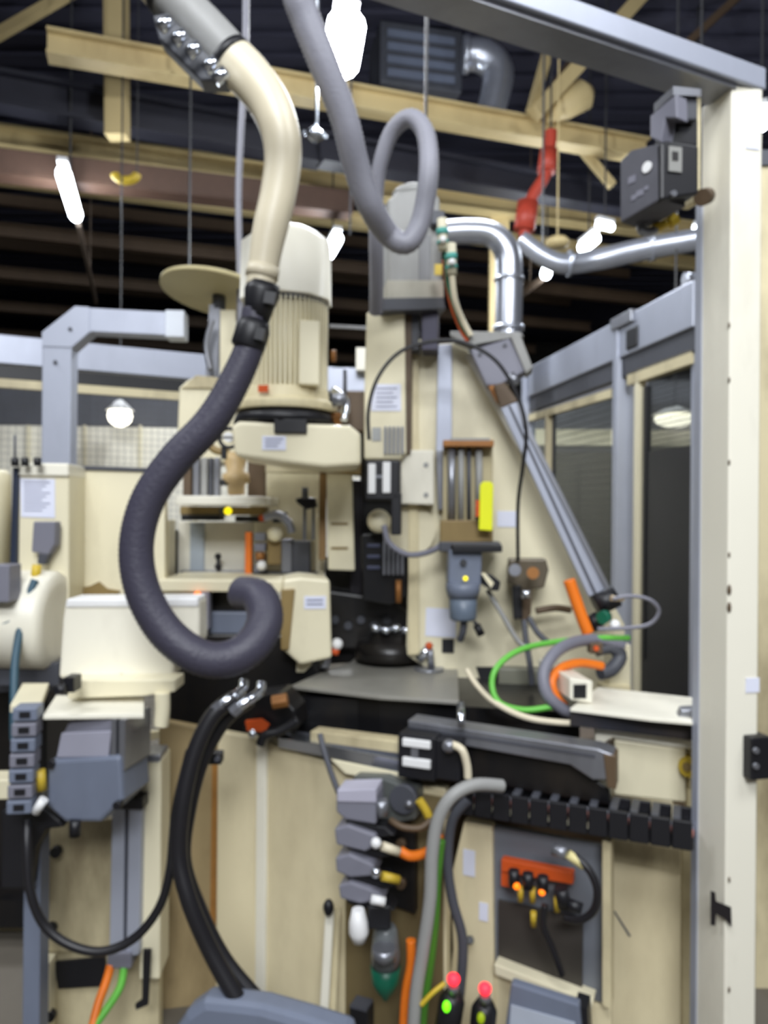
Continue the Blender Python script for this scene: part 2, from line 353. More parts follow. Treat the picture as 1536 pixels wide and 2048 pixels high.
# lamps
def lamp(label, p0, p1, wpx, mat, z=5.3, power=0, hanger=True):
    A, B_ = Pz(*p0, z), Pz(*p1, z); c = (A + B_) / 2; r = S((A.y + B_.y) / 2, wpx / 2)
    t = T('strip_lamp', label, 'lamp', c, 'hall lamps'); d = (B_ - A).normalized() * r
    part(t, 'diffuser', MB().lathe(A - d * 0, B_ + d * 0, [(0, r * 0.45), (0.04, r * 0.8), (0.1, r), (0.9, r), (0.96, r * 0.8), (1, r * 0.45)], 14), mat)
    part(t, 'housing', MB().bar(A, B_, r * 1.3, 0.05, r + 0.03), white)
    part(t, 'hanger', MB().cyl(c + Vector((0, 0, r + 0.05)), c + Vector((0, 0, 3.07)), 0.012, n=6), wirem)
    if power: point('lamp_light', c - Vector((0, 0, r + 0.25)), power, 0.12)
lamp('brightest lamp, at the top behind the grey hose', (694, 42), (682, 132), 74, lampn, power=170)
lamp('long bright lamp tube at far left', (124, 338), (154, 438), 28, lampm, power=55)
lamp('short lamp just right of the pale motor top', (676, 473), (655, 511), 25, lampm, power=50)
lamp('slanting lamp under the black box, above the sagging duct', (1193, 474), (1163, 498), 23, lampm, power=70)
lamp('flat lamp sliver above the slanting one', (1194, 448), (1226, 456), 15, lampm)
lamp('round lamp end right of the downward duct', (1096, 534), (1091, 551), 21, lampm, power=40)
lamp('round lamp end beside the cream column at the duct', (1396, 462), (1389, 480), 24, lampm)
lamp('lamp end at the right edge beyond the column', (1526, 222), (1522, 254), 26, lampm, power=60)
solo('light_rail', 'thin dull rail leading down from the long left lamp', 'rail', MB().bar(Pz(157, 446, 5.3), Pz(192, 605, 5.3), 0.05, 0.09).cyl(Pz(180, 550, 5.3), up3(Pz(180, 550, 5.3), 8.37), 0.01, n=6), M('rail_brown', (110, 96, 84), 0.6))
solo('light_rail', 'thin dull rail leading down left from the round lamp end', 'rail', MB().bar(Pz(1086, 556, 5.3), Pz(1040, 592, 5.3), 0.05, 0.09).cyl(Pz(1060, 576, 5.3), up3(Pz(1060, 576, 5.3), 8.37), 0.01, n=6), M('rail_brown_b', (110, 96, 84), 0.6))
def pane_reflection(label, px, py, Y, rx, ry):  # glowing body added behind a panel in place of a lamp's reflection in it
    t = T('reflected_lamp', label, 'lamp', P(px, py, Y), 'glowing bodies standing in for lamp reflections in the fence panels')
    part(t, 'glow_ball', MB().ball(P(px, py, Y), S(Y, rx), 16, (1, 1, ry / rx)), E('reflected_glow', (255, 250, 232), 2.6))
    part(t, 'hanger', MB().cyl(P(px, py - ry * 1.4, Y), up3(P(px, py, Y), 8.37), 0.01, n=6), wirem)
    part(t, 'shade', MB().lathe(P(px, py - ry * 0.5, Y), P(px, py - ry * 1.5, Y), [(0, S(Y, rx * 1.15)), (0.6, S(Y, rx * 0.6)), (1, S(Y, rx * 0.2))], 16), white)
pane_reflection('round glowing body standing in for a lamp reflection in the left fence panel', 240, 832, 8.6, 24, 22)
pane_reflection('flat glowing body standing in for a lamp reflection in the upper door panel at right', 1350, 838, 7.2, 40, 17)
# drop cables in the distance
for px, y0, y1, lb in ((378, 430, 560, 'thin drop wire above the pale disc'), (170, 440, 600, None), (700, 430, 470, 'thin stay wire at the left of the grey hose')):
    if lb: solo('drop_wire', lb, 'wire', MB().cyl(up3(P(px, y1, 8), 8.37), P(px, y1, 8), 0.012, n=6), wirem)
t = T('sprinkler', 'small shiny spray head hanging left of the grey hose under the near beam', 'sprinkler', P(630, 280, 6.2))
part(t, 'stem', MB().cyl(up3(P(633, 268, 6.2), 8.37), P(633, 268, 6.2), 0.014), chrome); part(t, 'deflector', MB().lathe(P(630, 255, 6.2), P(630, 285, 6.2), [(0, 0.03), (0.5, 0.09), (0.7, 0.07), (1, 0.02)], 14), chrome)
part(t, 'arm', MB().bar(P(606, 265, 6.2), P(655, 275, 6.2), 0.025, 0.025), chrome)

# ------------------------------------------------------------------ distant plant behind the fence
t = T('machine_enclosure', 'pale cream enclosure far behind the left fence', 'machine', (-3.6, 9.5, 0)); f = F(350, 900, 9.3, 10)
part(t, 'wall_sheet', fpoly(f, [(-120, 848), (730, 862), (730, 1290), (-120, 1290)], 0.5), creamw)
for k in range(7): part(t, 'rib', fbox(f, -60 + k * 112, 850, -54 + k * 112, 1200, 0.04, 0.04), cream)
part(t, 'dark_roof', fpoly(f, [(-120, 760), (730, 775), (730, 860), (-120, 847)], 0.3, -0.02), greyd)
t = T('storage_cabinet', 'dim grey-brown cabinets seen through the right fence panels', 'cabinet', P(1250, 1300, 7.8)); f = F(1200, 1000, 7.8, 0)
part(t, 'body', fpoly(f, [(1000, 905), (1620, 905), (1620, 1330), (1000, 1330)], 0.6), M('cabinet_drab', (70, 68, 60), 0.6, var=0.15))
for k in range(4): part(t, 'door', fbox(f, 1010 + k * 150, 920, 1150 + k * 150, 1310, 0.03, 0.03), M('door_drab%d' % k, (76 - 5 * k, 74 - 5 * k, 64 - 4 * k), 0.55))
t = T('machine_enclosure', 'grey upper hood behind the right fence, above the drab cabinets', 'machine', P(1250, 900, 7.9)); f = F(1200, 830, 8.2, 0)
part(t, 'hood', fbox(f, 1060, 760, 1600, 905, 0.5), M('hood_grey', (104, 104, 108), 0.5, var=0.2))
part(t, 'band', fbox(f, 1060, 860, 1600, 892, 0.05, 0.05), cream)

# ------------------------------------------------------------------ safety fence, left/back run
FL0, FL1 = Vector((-2.45, 4.28, 0)), Vector((-0.05, 5.48, 0)); fd = (FL1 - FL0).normalized(); ftop = 2.6
t = T('safety_fence', 'rear fence run with grey top rail and wire panels, behind the left cabinet', 'fence', (FL0 + FL1) / 2)
def up(v, z): return Vector((v.x, v.y, z))
part(t, 'top_rail', MB().bar(up(FL0, ftop - 0.09), up(FL1, ftop - 0.09), 0.08, 0.165), alu, 0.006)
part(t, 'panel_frame', MB().bar(up(FL0, ftop - 0.28), up(FL1, ftop - 0.28), 0.04, 0.05), creamd)
part(t, 'panel_frame', MB().bar(up(FL0, 0.2), up(FL1, 0.2), 0.04, 0.05), creamd)
part(t, 'gap_strip', MB().bar(up(FL0, ftop - 0.215), up(FL1, ftop - 0.215), 0.03, 0.07), black)
L = (FL1 - FL0).length
for k, px in enumerate((197, 640)):
    s_ = (0.235, 0.78)[k]; q = FL0 + fd * L * s_
    part(t, 'post', MB().box((q.x - 0.025, q.y - 0.03, 0), (q.x + 0.025, q.y + 0.03, ftop - 0.18)), black)
m = MB()
for k in range(int(L / 0.04)): q = FL0 + fd * (k * 0.04); m.bar(up(q, 0.22), up(q, ftop - 0.3), 0.0016, 0.0016)
for k in range(52): m.bar(up(FL0, 0.24 + k * 0.04), up(FL1, 0.24 + k * 0.04), 0.0016, 0.0016)
part(t, 'wire_mesh', m, wirem, kind='stuff')

# right run (towards the camera): glazed panels, post, black-skirted door
FR0, FR1 = Vector((1.03, 5.25, 0)), Vector((1.36, 3.2, 0)); rd = (FR1 - FR0).normalized()
def fr(px, z):   # point on the right-hand fence plane seen in column px
    n = Vector((rd.y, -rd.x, 0)); r = ray(px, 900); tt = (FR0 - CAM).dot(n) / r.dot(n); q = CAM + r * tt; return Vector((q.x, q.y, z))
t = T('safety_fence', 'right fence run with grey top rail, glazed panels and square posts', 'fence', fr(1230, 0))
part(t, 'top_rail', MB().bar(fr(1066, ftop - 0.1), fr(1400, ftop - 0.1), 0.08, 0.2), alu, 0.006)
part(t, 'panel_frame', MB().bar(fr(1062, ftop - 0.34), fr(1228, ftop - 0.36), 0.04, 0.045), creamd)
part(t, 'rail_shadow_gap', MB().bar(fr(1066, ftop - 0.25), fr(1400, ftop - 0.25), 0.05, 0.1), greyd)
part(t, 'post', MB().bar(fr(1246, 0), fr(1246, ftop - 0.03), 0.095, 0.07), alu, 0.005)
part(t, 'post', MB().bar(fr(1394, 0), fr(1394, ftop - 0.03), 0.03, 0.07), alu, 0.003)
part(t, 'post', MB().bar(fr(1056, 0), fr(1056, ftop - 0.03), 0.09, 0.07), alu, 0.005)
part(t, 'mullion', MB().bar(fr(1097, 0.2), fr(1097, ftop - 0.34), 0.04, 0.05), creamd)
part(t, 'gasket', MB().bar(fr(1108, 0.2), fr(1108, ftop - 0.37), 0.02, 0.02), black)
part(t, 'pane', MB().bar(fr(1064, 1.15), fr(1092, 1.15), 0.006, 2.15), pane); part(t, 'pane', MB().bar(fr(1110, 1.15), fr(1222, 1.15), 0.006, 2.15), pane)
part(t, 'latch', MB().bar(fr(1268, ftop - 0.13), fr(1290, ftop - 0.13), 0.1, 0.1), black, 0.006)
part(t, 'rail_bracket', MB().bar(fr(1240, ftop - 0.02), fr(1282, ftop - 0.02), 0.12, 0.06), alub, 0.004)
m = MB()
for k in range(30): m.bar(fr(1112 + k * 3.7, 0.4), fr(1112 + k * 3.7, ftop - 0.4), 0.0022, 0.0022)
for k in range(46): m.bar(fr(1112, 0.4 + k * 0.04), fr(1222, 0.4 + k * 0.04), 0.003, 0.003)
part(t, 'wire_mesh', m, wirem, kind='stuff')
t = T('safety_door', 'framed fence door with meshed upper pane and black lower sheet', 'door', fr(1330, 0))
part(t, 'door_frame', MB().bar(fr(1279, 0.1), fr(1279, ftop - 0.3), 0.045, 0.05), cream, 0.004)
part(t, 'door_frame', MB().bar(fr(1262, ftop - 0.32), fr(1392, ftop - 0.32), 0.05, 0.06), creamd)
part(t, 'door_frame', MB().bar(fr(1290, 0.12), fr(1385, 0.12), 0.03, 0.06), cream)
part(t, 'gasket', MB().bar(fr(1294, 0.9), fr(1294, ftop - 0.38), 0.03, 0.03), black)
part(t, 'pane', MB().bar(fr(1296, 2.06), fr(1386, 2.06), 0.006, 0.42), pane)
part(t, 'black_panel', MB().bar(fr(1290, 0.98), fr(1386, 0.98), 0.02, 1.84), blackp)
m = MB()
for k in range(26): m.bar(fr(1297 + k * 3.5, 1.9), fr(1297 + k * 3.5, ftop - 0.36), 0.003, 0.003)
for k in range(15): m.bar(fr(1297, 1.9 + k * 0.024), fr(1386, 1.9 + k * 0.024), 0.003, 0.003)
part(t, 'wire_mesh', m, wirem, kind='stuff')

# ------------------------------------------------------------------ near cage: overhead beam, right column, black box
CY = 1.9
f = F(1457, 1000, CY, 14)
t = T('cage_column', 'tall cream square column in front at the right edge', 'column', up(f.pt(1457, 1000), 0))
c0 = f.pt(1457, 1000); 
wf = f.uw(1519, 1000)[0]
def colbox(mb, u0, u1, d0, d1, z0, z1):
    q = [c0 + f.u * a_ - f.n * b_ for a_, b_ in ((u0, d0), (u1, d0), (u1, d1), (u0, d1))]
    return mb.hexa([up(v, z0) for v in q] + [up(v, z1) for v in q])
ztop = P(1480, 168, CY).z
part(t, 'shaft', colbox(MB(), 0, wf, 0, 0.115, 0, ztop), creamw, 0.004)
part(t, 'edge_strip', colbox(MB(), -0.004, 0.014, 0.106, 0.13, 0, ztop - 0.25), alu)
for i, yy in enumerate((650, 760, 925, 1110, 1180, 1215, 1760, 1980)):
    q = P(1457, yy, CY); part(t, 'paint_chip', MB().ball(q + f.u * 0.002, 0.006 if i not in (4, 5) else 0.011, 8, (0.5, 0.5, 1.3)), brown)
for (x0, y0, x1, y1) in ((1492, 1356, 1532 - 13, 1385), (1492, 270, 1519, 298)):
    part(t, 'sticker', fbox(f, x0, y0, x1, y1, 0.002, 0.0025), paper, label='pale blue-white sticker on the front face')
part(t, 'letter_mark', fpoly(F(1440, 1830, CY + 0.03, 14 - 90 + 35), [(1421, 1782), (1430, 1785), (1432, 1803), (1455, 1812), (1462, 1815), (1463, 1855), (1450, 1838), (1432, 1828), (1430, 1852), (1421, 1850)], 0.002, 0.03), inkk, label='black printed mark like a T lying on its side')
t2 = T('cable_clip', 'black clip block on the right face of the cream column', 'clip', f.pt(1517, 1560))
part(t2, 'body', fbox(f, 1503, 1475, 1545, 1560, 0.08, 0.03), black, 0.004)
for k in range(2): part(t2, 'screw', f.disc(MB(), 1514, 1502 + 31 * k, 6, 0.01, 0.037), alub)
# overhead beam
A, B_ = P(600, -57, 1.78), P(1511, 150, 2.02)
B_.z = ztop + 0.0; A = Vector((A.x, A.y, ztop))
bdir = Vector((math.cos(R(25)), math.sin(R(25)), 0)); Bp = c0 + f.u * (wf + 0.0) - f.n * 0.057; Bp.z = ztop
Ap = Bp - bdir * 1.55
t = T('overhead_beam', 'grey aluminium cage beam crossing the top to the cream column', 'beam', (Ap + Bp) / 2)
part(t, 'profile', MB().bar(Ap, Bp, 0.115, 0.055, 0.0275), alu, 0.004)
part(t, 'lower_lip', MB().bar(Ap, Bp - bdir * 0.09, 0.09, 0.012, -0.006), alub)
# neighbouring fence right of the column
t = T('fence_sheet', 'dull cream panel strip beyond the column at the right edge', 'panel', P(1560, 1900, 2.6)); f2 = F(1560, 1000, 2.6, 0)
part(t, 'sheet', fbox(f2, 1516, 330, 1680, 2250, 0.03), creamd); part(t, 'top_strip', fbox(f2, 1516, 300, 1680, 330, 0.05, 0.01), greyd)
# black box on the column
f = F(1320, 330, 1.85, 40)
t = T('control_box', 'scuffed black metal box bolted to the inner side of the cream column', 'box', P(1320, 440, 1.85))
fb = F(1322, 340, 1.785, -58)
part(t, 'front_shell', fpoly(fb, [(1240, 322), (1262, 300), (1322, 285), (1322, 398), (1240, 446)], 0.09), M('box_scuffed', (84, 84, 92), 0.5, var=0.15, dirt=0.4, dirtc=(50, 50, 56), scale=20), 0.004)
fs = F(1322, 340, 1.78, 12)
part(t, 'side_shell', fpoly(fs, [(1322, 285), (1335, 280), (1398, 290), (1398, 388), (1322, 400)], 0.10), black, 0.006)
part(t, 'upper_shell', fpoly(fs, [(1352, 190), (1396, 192), (1396, 240), (1352, 240)], 0.07, 0.0), greyd, 0.004)
part(t, 'neck', fpoly(fs, [(1334, 236), (1396, 238), (1396, 292), (1334, 284)], 0.05, -0.02), black, 0.003)
part(t, 'hinge_arm', fpoly(fb, [(1300, 232), (1352, 188), (1354, 236), (1330, 236), (1322, 285), (1300, 275)], 0.04), grey, 0.003)
part(t, 'top_plate', fpoly(fs, [(1346, 172), (1402, 178), (1402, 192), (1346, 190)], 0.08, 0.01), alub)
part(t, 'rating_plate', fbox(fs, 1338, 293, 1364, 343, 0.003, 0.004), M('plate_grey', (140, 140, 136), 0.5))
part(t, 'round_label', fb.disc(MB(), 1293, 334, 11, 0.004, 0.004), white)
for (x0, y0, x1, y1) in ((1262, 390, 1272, 400), (1272, 380, 1286, 392), (1288, 372, 1296, 380), (1256, 352, 1270, 366)):
    part(t, 'scuff_mark', fbox(fb, x0, y0, x1, y1, 0.002, 0.002), grey)
part(t, 'warning_label', fbox(fs, 1345, 303, 1357, 320, 0.002, 0.006), inkk)
part(t, 'rivet', fs.disc(MB(), 1349, 386, 6, 0.01, 0.01), alub)
part(t, 'wall_bracket', fbox(F(1395, 340, 1.9, 14), 1388, 195, 1402, 405, 0.05), creamd, 0.003)
part(t, 'bolt', MB().cyl(P(1404, 395, 1.86), P(1414, 392, 1.93), 0.02), brown)
t = T('cable_gland', 'yellow metal cable gland under the black box', 'gland', P(1330, 450, 1.9))
part(t, 'body', MB().cyl(P(1308, 458, 1.9), P(1345, 440, 1.9), S(1.9, 9)), yelp); part(t, 'nut', MB().cyl(P(1338, 447, 1.9), P(1352, 436, 1.9), S(1.9, 13), n=6), yelp)
part(t, 'elbow', MB().tube(line([(1282, 440, 1.9), (1284, 462, 1.9), (1300, 464, 1.9), (1312, 458, 1.9)]), S(1.9, 9), 10), alub)

# ------------------------------------------------------------------ big hoses
HY = 1.95
t = T('conduit_hose', 'thick beige conduit curving down from the top with a grey collar', 'hose', P(520, 570, HY))
part(t, 'conduit', MB().tube(line([(462, 118, HY), (500, 155, HY), (537, 205, HY), (560, 262, HY), (566, 320, HY), (556, 390, HY), (542, 450, HY), (530, 510, HY), (521, 575, HY)]), [S(HY, v) for v in (46, 45, 42, 39, 37, 36, 35, 32, 29)], 28), conduitb)
part(t, 'collar_band', MB().cyl(P(527, 534, HY), P(523, 556, HY), S(HY, 33)), conduitb)
part(t, 'metal_sleeve', MB().tube(line([(320, -30, HY), (365, 15, HY), (420, 70, HY), (466, 120, HY)]), S(HY, 44), 28), servo, label='grey metal sleeve')
part(t, 'seal_ring', MB().cyl(P(455, 112, HY), P(466, 124, HY), S(HY, 48)), black); part(t, 'seal_ring', MB().cyl(P(330, -18, HY), P(339, -8, HY), S(HY, 48)), black)
part(t, 'beige_end', MB().tube(line([(60, -420, HY), (170, -200, HY), (270, -85, HY), (330, -18, HY)]), S(HY, 46), 24), conduitb)
part(t, 'clamp_bracket', fpoly(F(380, 100, HY - 0.03), [(305, 30), (330, 25), (462, 130), (452, 162), (400, 160), (318, 78)], 0.06), greyd, 0.006)
for k, (x, y) in enumerate(((330, 48), (358, 75), (386, 100), (420, 130), (440, 152))):
    part(t, 'chrome_clamp', MB().cyl(P(x - 10, y + 10, HY - 0.07), P(x + 12, y - 10, HY - 0.07), S(HY, 12)), chrome)
part(t, 'clamp_screw', MB().cyl(P(505, 218, HY), P(532, 246, HY), S(HY, 9)), rust)
t = T('dark_hose', 'thick dark ribbed hose hanging from the beige conduit and curling up in front', 'hose', P(420, 1350, HY))
part(t, 'hose', MB().tube(line([(512, 620, HY), (500, 690, HY), (468, 765, HY), (420, 845, HY), (350, 920, HY), (296, 1000, HY), (273, 1090, HY), (285, 1180, HY), (330, 1262, HY), (395, 1312, HY), (455, 1318, HY + .02), (505, 1290, HY + .05), (530, 1240, HY + .1), (518, 1195, HY + .15), (480, 1186, HY + .2)]), [S(HY, v) for v in (27, 29, 31, 33, 34, 34, 34, 35, 36, 36, 37, 38, 38, 38, 36)], 28, step=0.006, rib=0.018), hosed)
part(t, 'coupling', MB().lathe(P(528, 568, HY), P(512, 640, HY), [(0, S(HY, 32)), (0.25, S(HY, 36)), (0.6, S(HY, 30)), (1, S(HY, 26))]), black)
part(t, 'coupling', MB().lathe(P(512, 640, HY), P(494, 698, HY), [(0, S(HY, 28)), (0.3, S(HY, 34)), (0.9, S(HY, 34)), (1, S(HY, 31))]), black)
part(t, 'clamp_lug', MB().bar(P(530, 596, HY - .03), P(552, 600, HY - .03), 0.03, 0.03), black); part(t, 'clamp_lug', MB().bar(P(512, 668, HY - .03), P(530, 672, HY - .03), 0.03, 0.03), black)
GY = 2.15
t = T('grey_hose', 'grey ribbed hose looping over itself above the servo motor', 'hose', P(800, 510, GY))
part(t, 'hose', MB().tube(line([(440, -620, 1.9), (530, -260, 1.9), (585, -40, 1.9), (612, 40, 1.92), (648, 130, 1.95), (688, 235, 2.0), (712, 330, 2.05), (740, 410, 2.08), (778, 470, GY), (815, 486, GY), (842, 440, GY), (857, 350, GY), (852, 270, GY + .03), (822, 236, GY + .06), (785, 262, GY + .1), (760, 330, GY + .14), (752, 400, GY + .18), (752, 480, GY + .22), (753, 560, GY + .3), (752, 625, GY + .38)]), [S(GY, v) for v in (27, 27, 27, 27, 27, 26, 26, 25, 23, 21, 20, 20, 19, 18, 17, 16, 16, 16, 16, 16)], 22, step=0.006, rib=0.03), hoseg)
cable('hanging_cable', 'shiny steel-grey hanging line left of the beige conduit', [(492, -40, 3.4), (490, 120, 3.4), (482, 260, 3.4), (477, 400, 3.4), (480, 560, 3.4), (480, 660, 3.4)], 7, hoseg)

# ------------------------------------------------------------------ motor and its head
MY = 2.62; mx = 572
def mz(py): return P(mx, py, MY).z
c = P(mx, 700, MY); mr = S(MY, 88)
def V(z): return Vector((c.x, c.y, z))
t = T('spindle_motor', 'upright cream motor with domed fan cover and finned body', 'motor', V(mz(835)))
part(t, 'fan_cover', MB().lathe(V(mz(608)), V(mz(462)), [(0, mr * 1.04), (0.02, mr * 1.05), (0.8, mr * 1.03), (0.96, mr * 0.7), (1, mr * 0.55)], 10), creamw, 0.006)
part(t, 'body', MB().lathe(V(mz(790)), V(mz(604)), [(0, mr * 0.86), (1, mr * 0.86)], 32), cream)
m = MB()
for k in range(56):
    a_ = 2 * math.pi * k / 56; d_ = Vector((math.cos(a_), math.sin(a_), 0)); m.bar(V(mz(785)) + d_ * mr * 0.9, V(mz(612)) + d_ * mr * 0.9, 0.006, 0.006) if 0 else None
    s_ = Vector((-d_.y, d_.x, 0)) * 0.0028; z0, z1 = mz(785), mz(612)
    m.hexa([V(z0) + d_ * mr * .84 - s_, V(z0) + d_ * mr * .84 + s_, V(z0) + d_ * mr * .95 + s_, V(z0) + d_ * mr * .95 - s_, V(z1) + d_ * mr * .84 - s_, V(z1) + d_ * mr * .84 + s_, V(z1) + d_ * mr * .95 + s_, V(z1) + d_ * mr * .95 - s_])
part(t, 'cooling_fins', m, cream)
part(t, 'cover_gap', MB().lathe(V(mz(616)), V(mz(606)), [(0, mr * .95), (1, mr * .95)], 24), greyd)
part(t, 'lower_flange', MB().lathe(V(mz(826)), V(mz(782)), [(0, mr * 1.17), (0.35, mr * 1.17), (0.5, mr * 1.0), (1, mr * .97)], 32), creamd, 0.003)
part(t, 'terminal_cover', fbox(F(625, 690, MY - .14, 12), 598, 640, 640, 770, 0.05), cream, 0.006)
part(t, 'orange_sticker', fbox(F(525, 778, MY - .155, -10), 516, 770, 536, 784, 0.004, 0.004), ored)
part(t, 'grease_nipple', MB().cyl(P(672, 712, MY), P(662, 712, MY), 0.02), rust)
t = T('spindle_unit', 'cream rounded head box under the finned motor', 'machine head', V(mz(940)))
fh = F(590, 890, 2.46, 3)
part(t, 'black_ring', MB().lathe(V(mz(852)), V(mz(824)), [(0, mr * 1.17), (0.5, mr * 1.13), (1, mr * 1.05)], 32), black)
part(t, 'head_box', fpoly(fh, [(462, 852), (478, 842), (700, 850), (722, 868), (722, 930), (650, 935), (560, 925), (470, 912)], 0.34), cream, 0.012)
part(t, 'black_key', fbox(fh, 548, 838, 614, 866, 0.02, 0.012), black, 0.003)
lb = part(t, 'rating_label', fbox(fh, 524, 872, 572, 900, 0.002, 0.003), paper)
for k in range(3): part(lb, 'text_line', fbox(fh, 530, 877 + k * 7, 566 - k * 5, 879 + k * 7, 0.001, 0.0045), ink)
part(t, 'oil_pipe', MB().tube(line([(668, 780, 2.6), (690, 800, 2.55), (688, 840, 2.52)]), 0.012, 8), chrome)
part(t, 'pipe_elbow', MB().cyl(P(664, 800, 2.5), P(692, 798, 2.5), 0.022), alub)
t = T('fitting_block', 'dark pipe fittings between the motor and the spindle housing', 'fitting', P(695, 850, 2.7))
part(t, 'block', fbox(F(700, 810, 2.75), 668, 782, 732, 862, 0.1), brown, 0.005)
part(t, 'nut', MB().cyl(P(676, 812, 2.68), P(700, 812, 2.68), 0.03, n=6), chrome); part(t, 'nut', MB().cyl(P(660, 838, 2.6), P(682, 838, 2.6), 0.024, n=6), rust)
part(t, 'stud', MB().cyl(P(690, 740, 2.75), P(690, 790, 2.75), 0.007), greyd)
# grey rail piece behind
t = T('rail_stub', 'pale blue-grey rail end visible between motor and spindle housing', 'rail', P(705, 780, 4.4))
part(t, 'rail', fbox(F(700, 755, 4.4), 655, 735, 735, 782, 0.1), alu, 0.004); part(t, 'end_plate', fbox(F(722, 740, 4.3), 712, 695, 740, 740, 0.1), creamw)
# disc and post
t = T('round_guard', 'flat pale olive disc on a thin stand behind the dark hose', 'guard', P(432, 760, 3.5))
dc = P(438, 592, 3.5)
part(t, 'disc', MB().lathe(dc, dc + Vector((0.004, 0.004, 0.03)), [(0, S(3.5, 116)), (0.6, S(3.5, 116)), (1, S(3.5, 104))], 40), M('disc_olive', (196, 184, 140), 0.5, var=0.08))
part(t, 'hub', MB().cyl(dc - Vector((0, 0, 0.06)), dc, 0.03), greyd)
part(t, 'stand', MB().bar(P(432, 612, 3.5), P(424, 770, 3.5), 0.05, 0.05), alub); part(t, 'side_plate', fbox(F(455, 690, 3.45), 440, 620, 470, 790, 0.05), cream)
part(t, 'cable_stub', MB().tube(line([(425, 640, 3.4), (412, 690, 3.4), (420, 740, 3.4)]), 0.012, 8), alub)

# cable duct, left
t = T('cable_duct', 'blue-grey sheet duct rising at the left and bending to the right with a chamfered corner', 'duct', P(110, 930, 3.3)); f = F(180, 760, 3.3, 4)
part(t, 'duct_body', fpoly(f, [(78, 1500), (84, 668), (150, 614), (352, 624), (352, 672), (182, 664), (143, 698), (134, 1500)], 0.09), alu, 0.005)
part(t, 'end_cap', fbox(f, 330, 620, 368, 674, 0.1, 0.006), M('endcap_pale', (214, 220, 230), 0.4), 0.004)
part(t, 'joint_plate', fpoly(f, [(84, 692), (84, 664), (150, 612), (178, 614), (178, 664), (143, 694)], 0.004, 0.005), alu)
for q in ((140, 658), (110, 724)): part(t, 'rivet', f.disc(MB(), q[0], q[1], 4, 0.005, 0.01), greyd)
# post under the rail in the middle
t = T('machine_upright', 'cream cover box under the pale disc, behind the dark hose', 'cover', P(410, 930, 3.4)); f = F(410, 830, 3.4, 4)
part(t, 'cover', fpoly(f, [(358, 775), (372, 762), (390, 752), (478, 758), (478, 925), (352, 925)], 0.3), cream, 0.01)
part(t, 'top_lid', fpoly(f, [(362, 776), (392, 750), (470, 758), (470, 778)], 0.32, 0.012), creamd, 0.004)

# ------------------------------------------------------------------ left cabinets
f = F(90, 1050, 2.55, 6)
t = T('control_cabinet', 'narrow cream cabinet at left with a taped paper sheet', 'cabinet', P(90, 1330, 2.6))
part(t, 'body', fpoly(f, [(34, 932), (138, 934), (138, 1340), (34, 1340)], 0.4), cream, 0.008)
part(t, 'top_cap', fbox(f, 36, 926, 137, 952, 0.42, 0.012), creamw, 0.006)
part(t, 'edge_seal', fpoly(f, [(26, 935), (36, 935), (32, 1190), (18, 1190)], 0.02, 0.02), M('seal_navy', (26, 36, 56), 0.5))
p_ = part(t, 'paper_sheet', fpoly(f, [(40, 956), (110, 958), (110, 1036), (42, 1034)], 0.001, 0.003), paper, label='white sheet of small print')
for k in range(9): part(p_, 'text_line', fbox(f, 48, 964 + k * 7, 100 - (k % 3) * 8, 966 + k * 7, 0.0006, 0.004), ink)
for k, x in enumerate((30, 50, 75)): part(t, 'top_fitting', MB().cyl(P(x, 915, 2.5), P(x, 932, 2.5), 0.012), black)
part(t, 'antenna', MB().cyl(P(30, 870, 2.55), P(30, 925, 2.55), 0.004), greyd)
f = F(230, 1050, 2.75, 3)
t = T('sheet_guard', 'wide dull cream sheet guard to the right of the narrow cabinet', 'guard', P(230, 1330, 2.75))
part(t, 'sheet', fpoly(f, [(136, 936), (330, 942), (330, 1330), (136, 1330)], 0.05), cream, 0.006)
part(t, 'corner_fold', fpoly(f, [(136, 936), (152, 938), (152, 1200), (136, 1200)], 0.05, 0.03), cream, 0.003)
part(t, 'top_edge', fpoly(f, [(136, 930), (320, 937), (320, 943), (136, 938)], 0.07, 0.01), greyd)
part(t, 'lower_seal', fpoly(f, [(140, 1180), (180, 1172), (196, 1164), (212, 1178), (238, 1182), (232, 1196), (140, 1196)], 0.03, 0.02), olive)
t = T('drum_tank', 'cream horizontal drum at the left edge under the cabinet', 'tank', P(60, 1340, 2.35))
part(t, 'drum', MB().lathe(P(-90, 1235, 2.5), P(118, 1240, 2.5), [(0, .1), (0.02, S(2.5, 98)), (0.94, S(2.5, 98)), (0.99, S(2.5, 90)), (1, S(2.5, 70))], 36), creamw, 0.0)
part(t, 'cradle', fbox(F(60, 1350, 2.45), -60, 1325, 118, 1372, 0.25), greyd, 0.004)
t = T('cylinder_housing', 'upright cream cylinder cut by the left edge', 'cylinder', P(0, 1120, 2.6))
part(t, 'shell', MB().lathe(P(-26, 1150, 2.6), P(-26, 940, 2.6), [(0, S(2.6, 44)), (0.95, S(2.6, 44)), (1, S(2.6, 38))], 28), cream); part(t, 'valve_box', fbox(F(5, 1170, 2.3), -30, 1130, 18, 1205, 0.08), grey, 0.004)
t = T('hand_pendant', 'grey hand pendant hanging on the narrow cabinet', 'pendant', P(85, 1130, 2.45)); f = F(85, 1080, 2.5, -6)
part(t, 'case', fpoly(f, [(66, 1043), (110, 1043), (108, 1090), (96, 1110), (62, 1104)], 0.04), grey, 0.005)
part(t, 'neck', fpoly(f, [(76, 1106), (98, 1108), (88, 1130), (74, 1128)], 0.03), greyd, 0.003)
part(t, 'plug', MB().cyl(P(74, 1130, 2.45), P(70, 1162, 2.45), S(2.45, 9)), yelp, label='yellow-green plug')
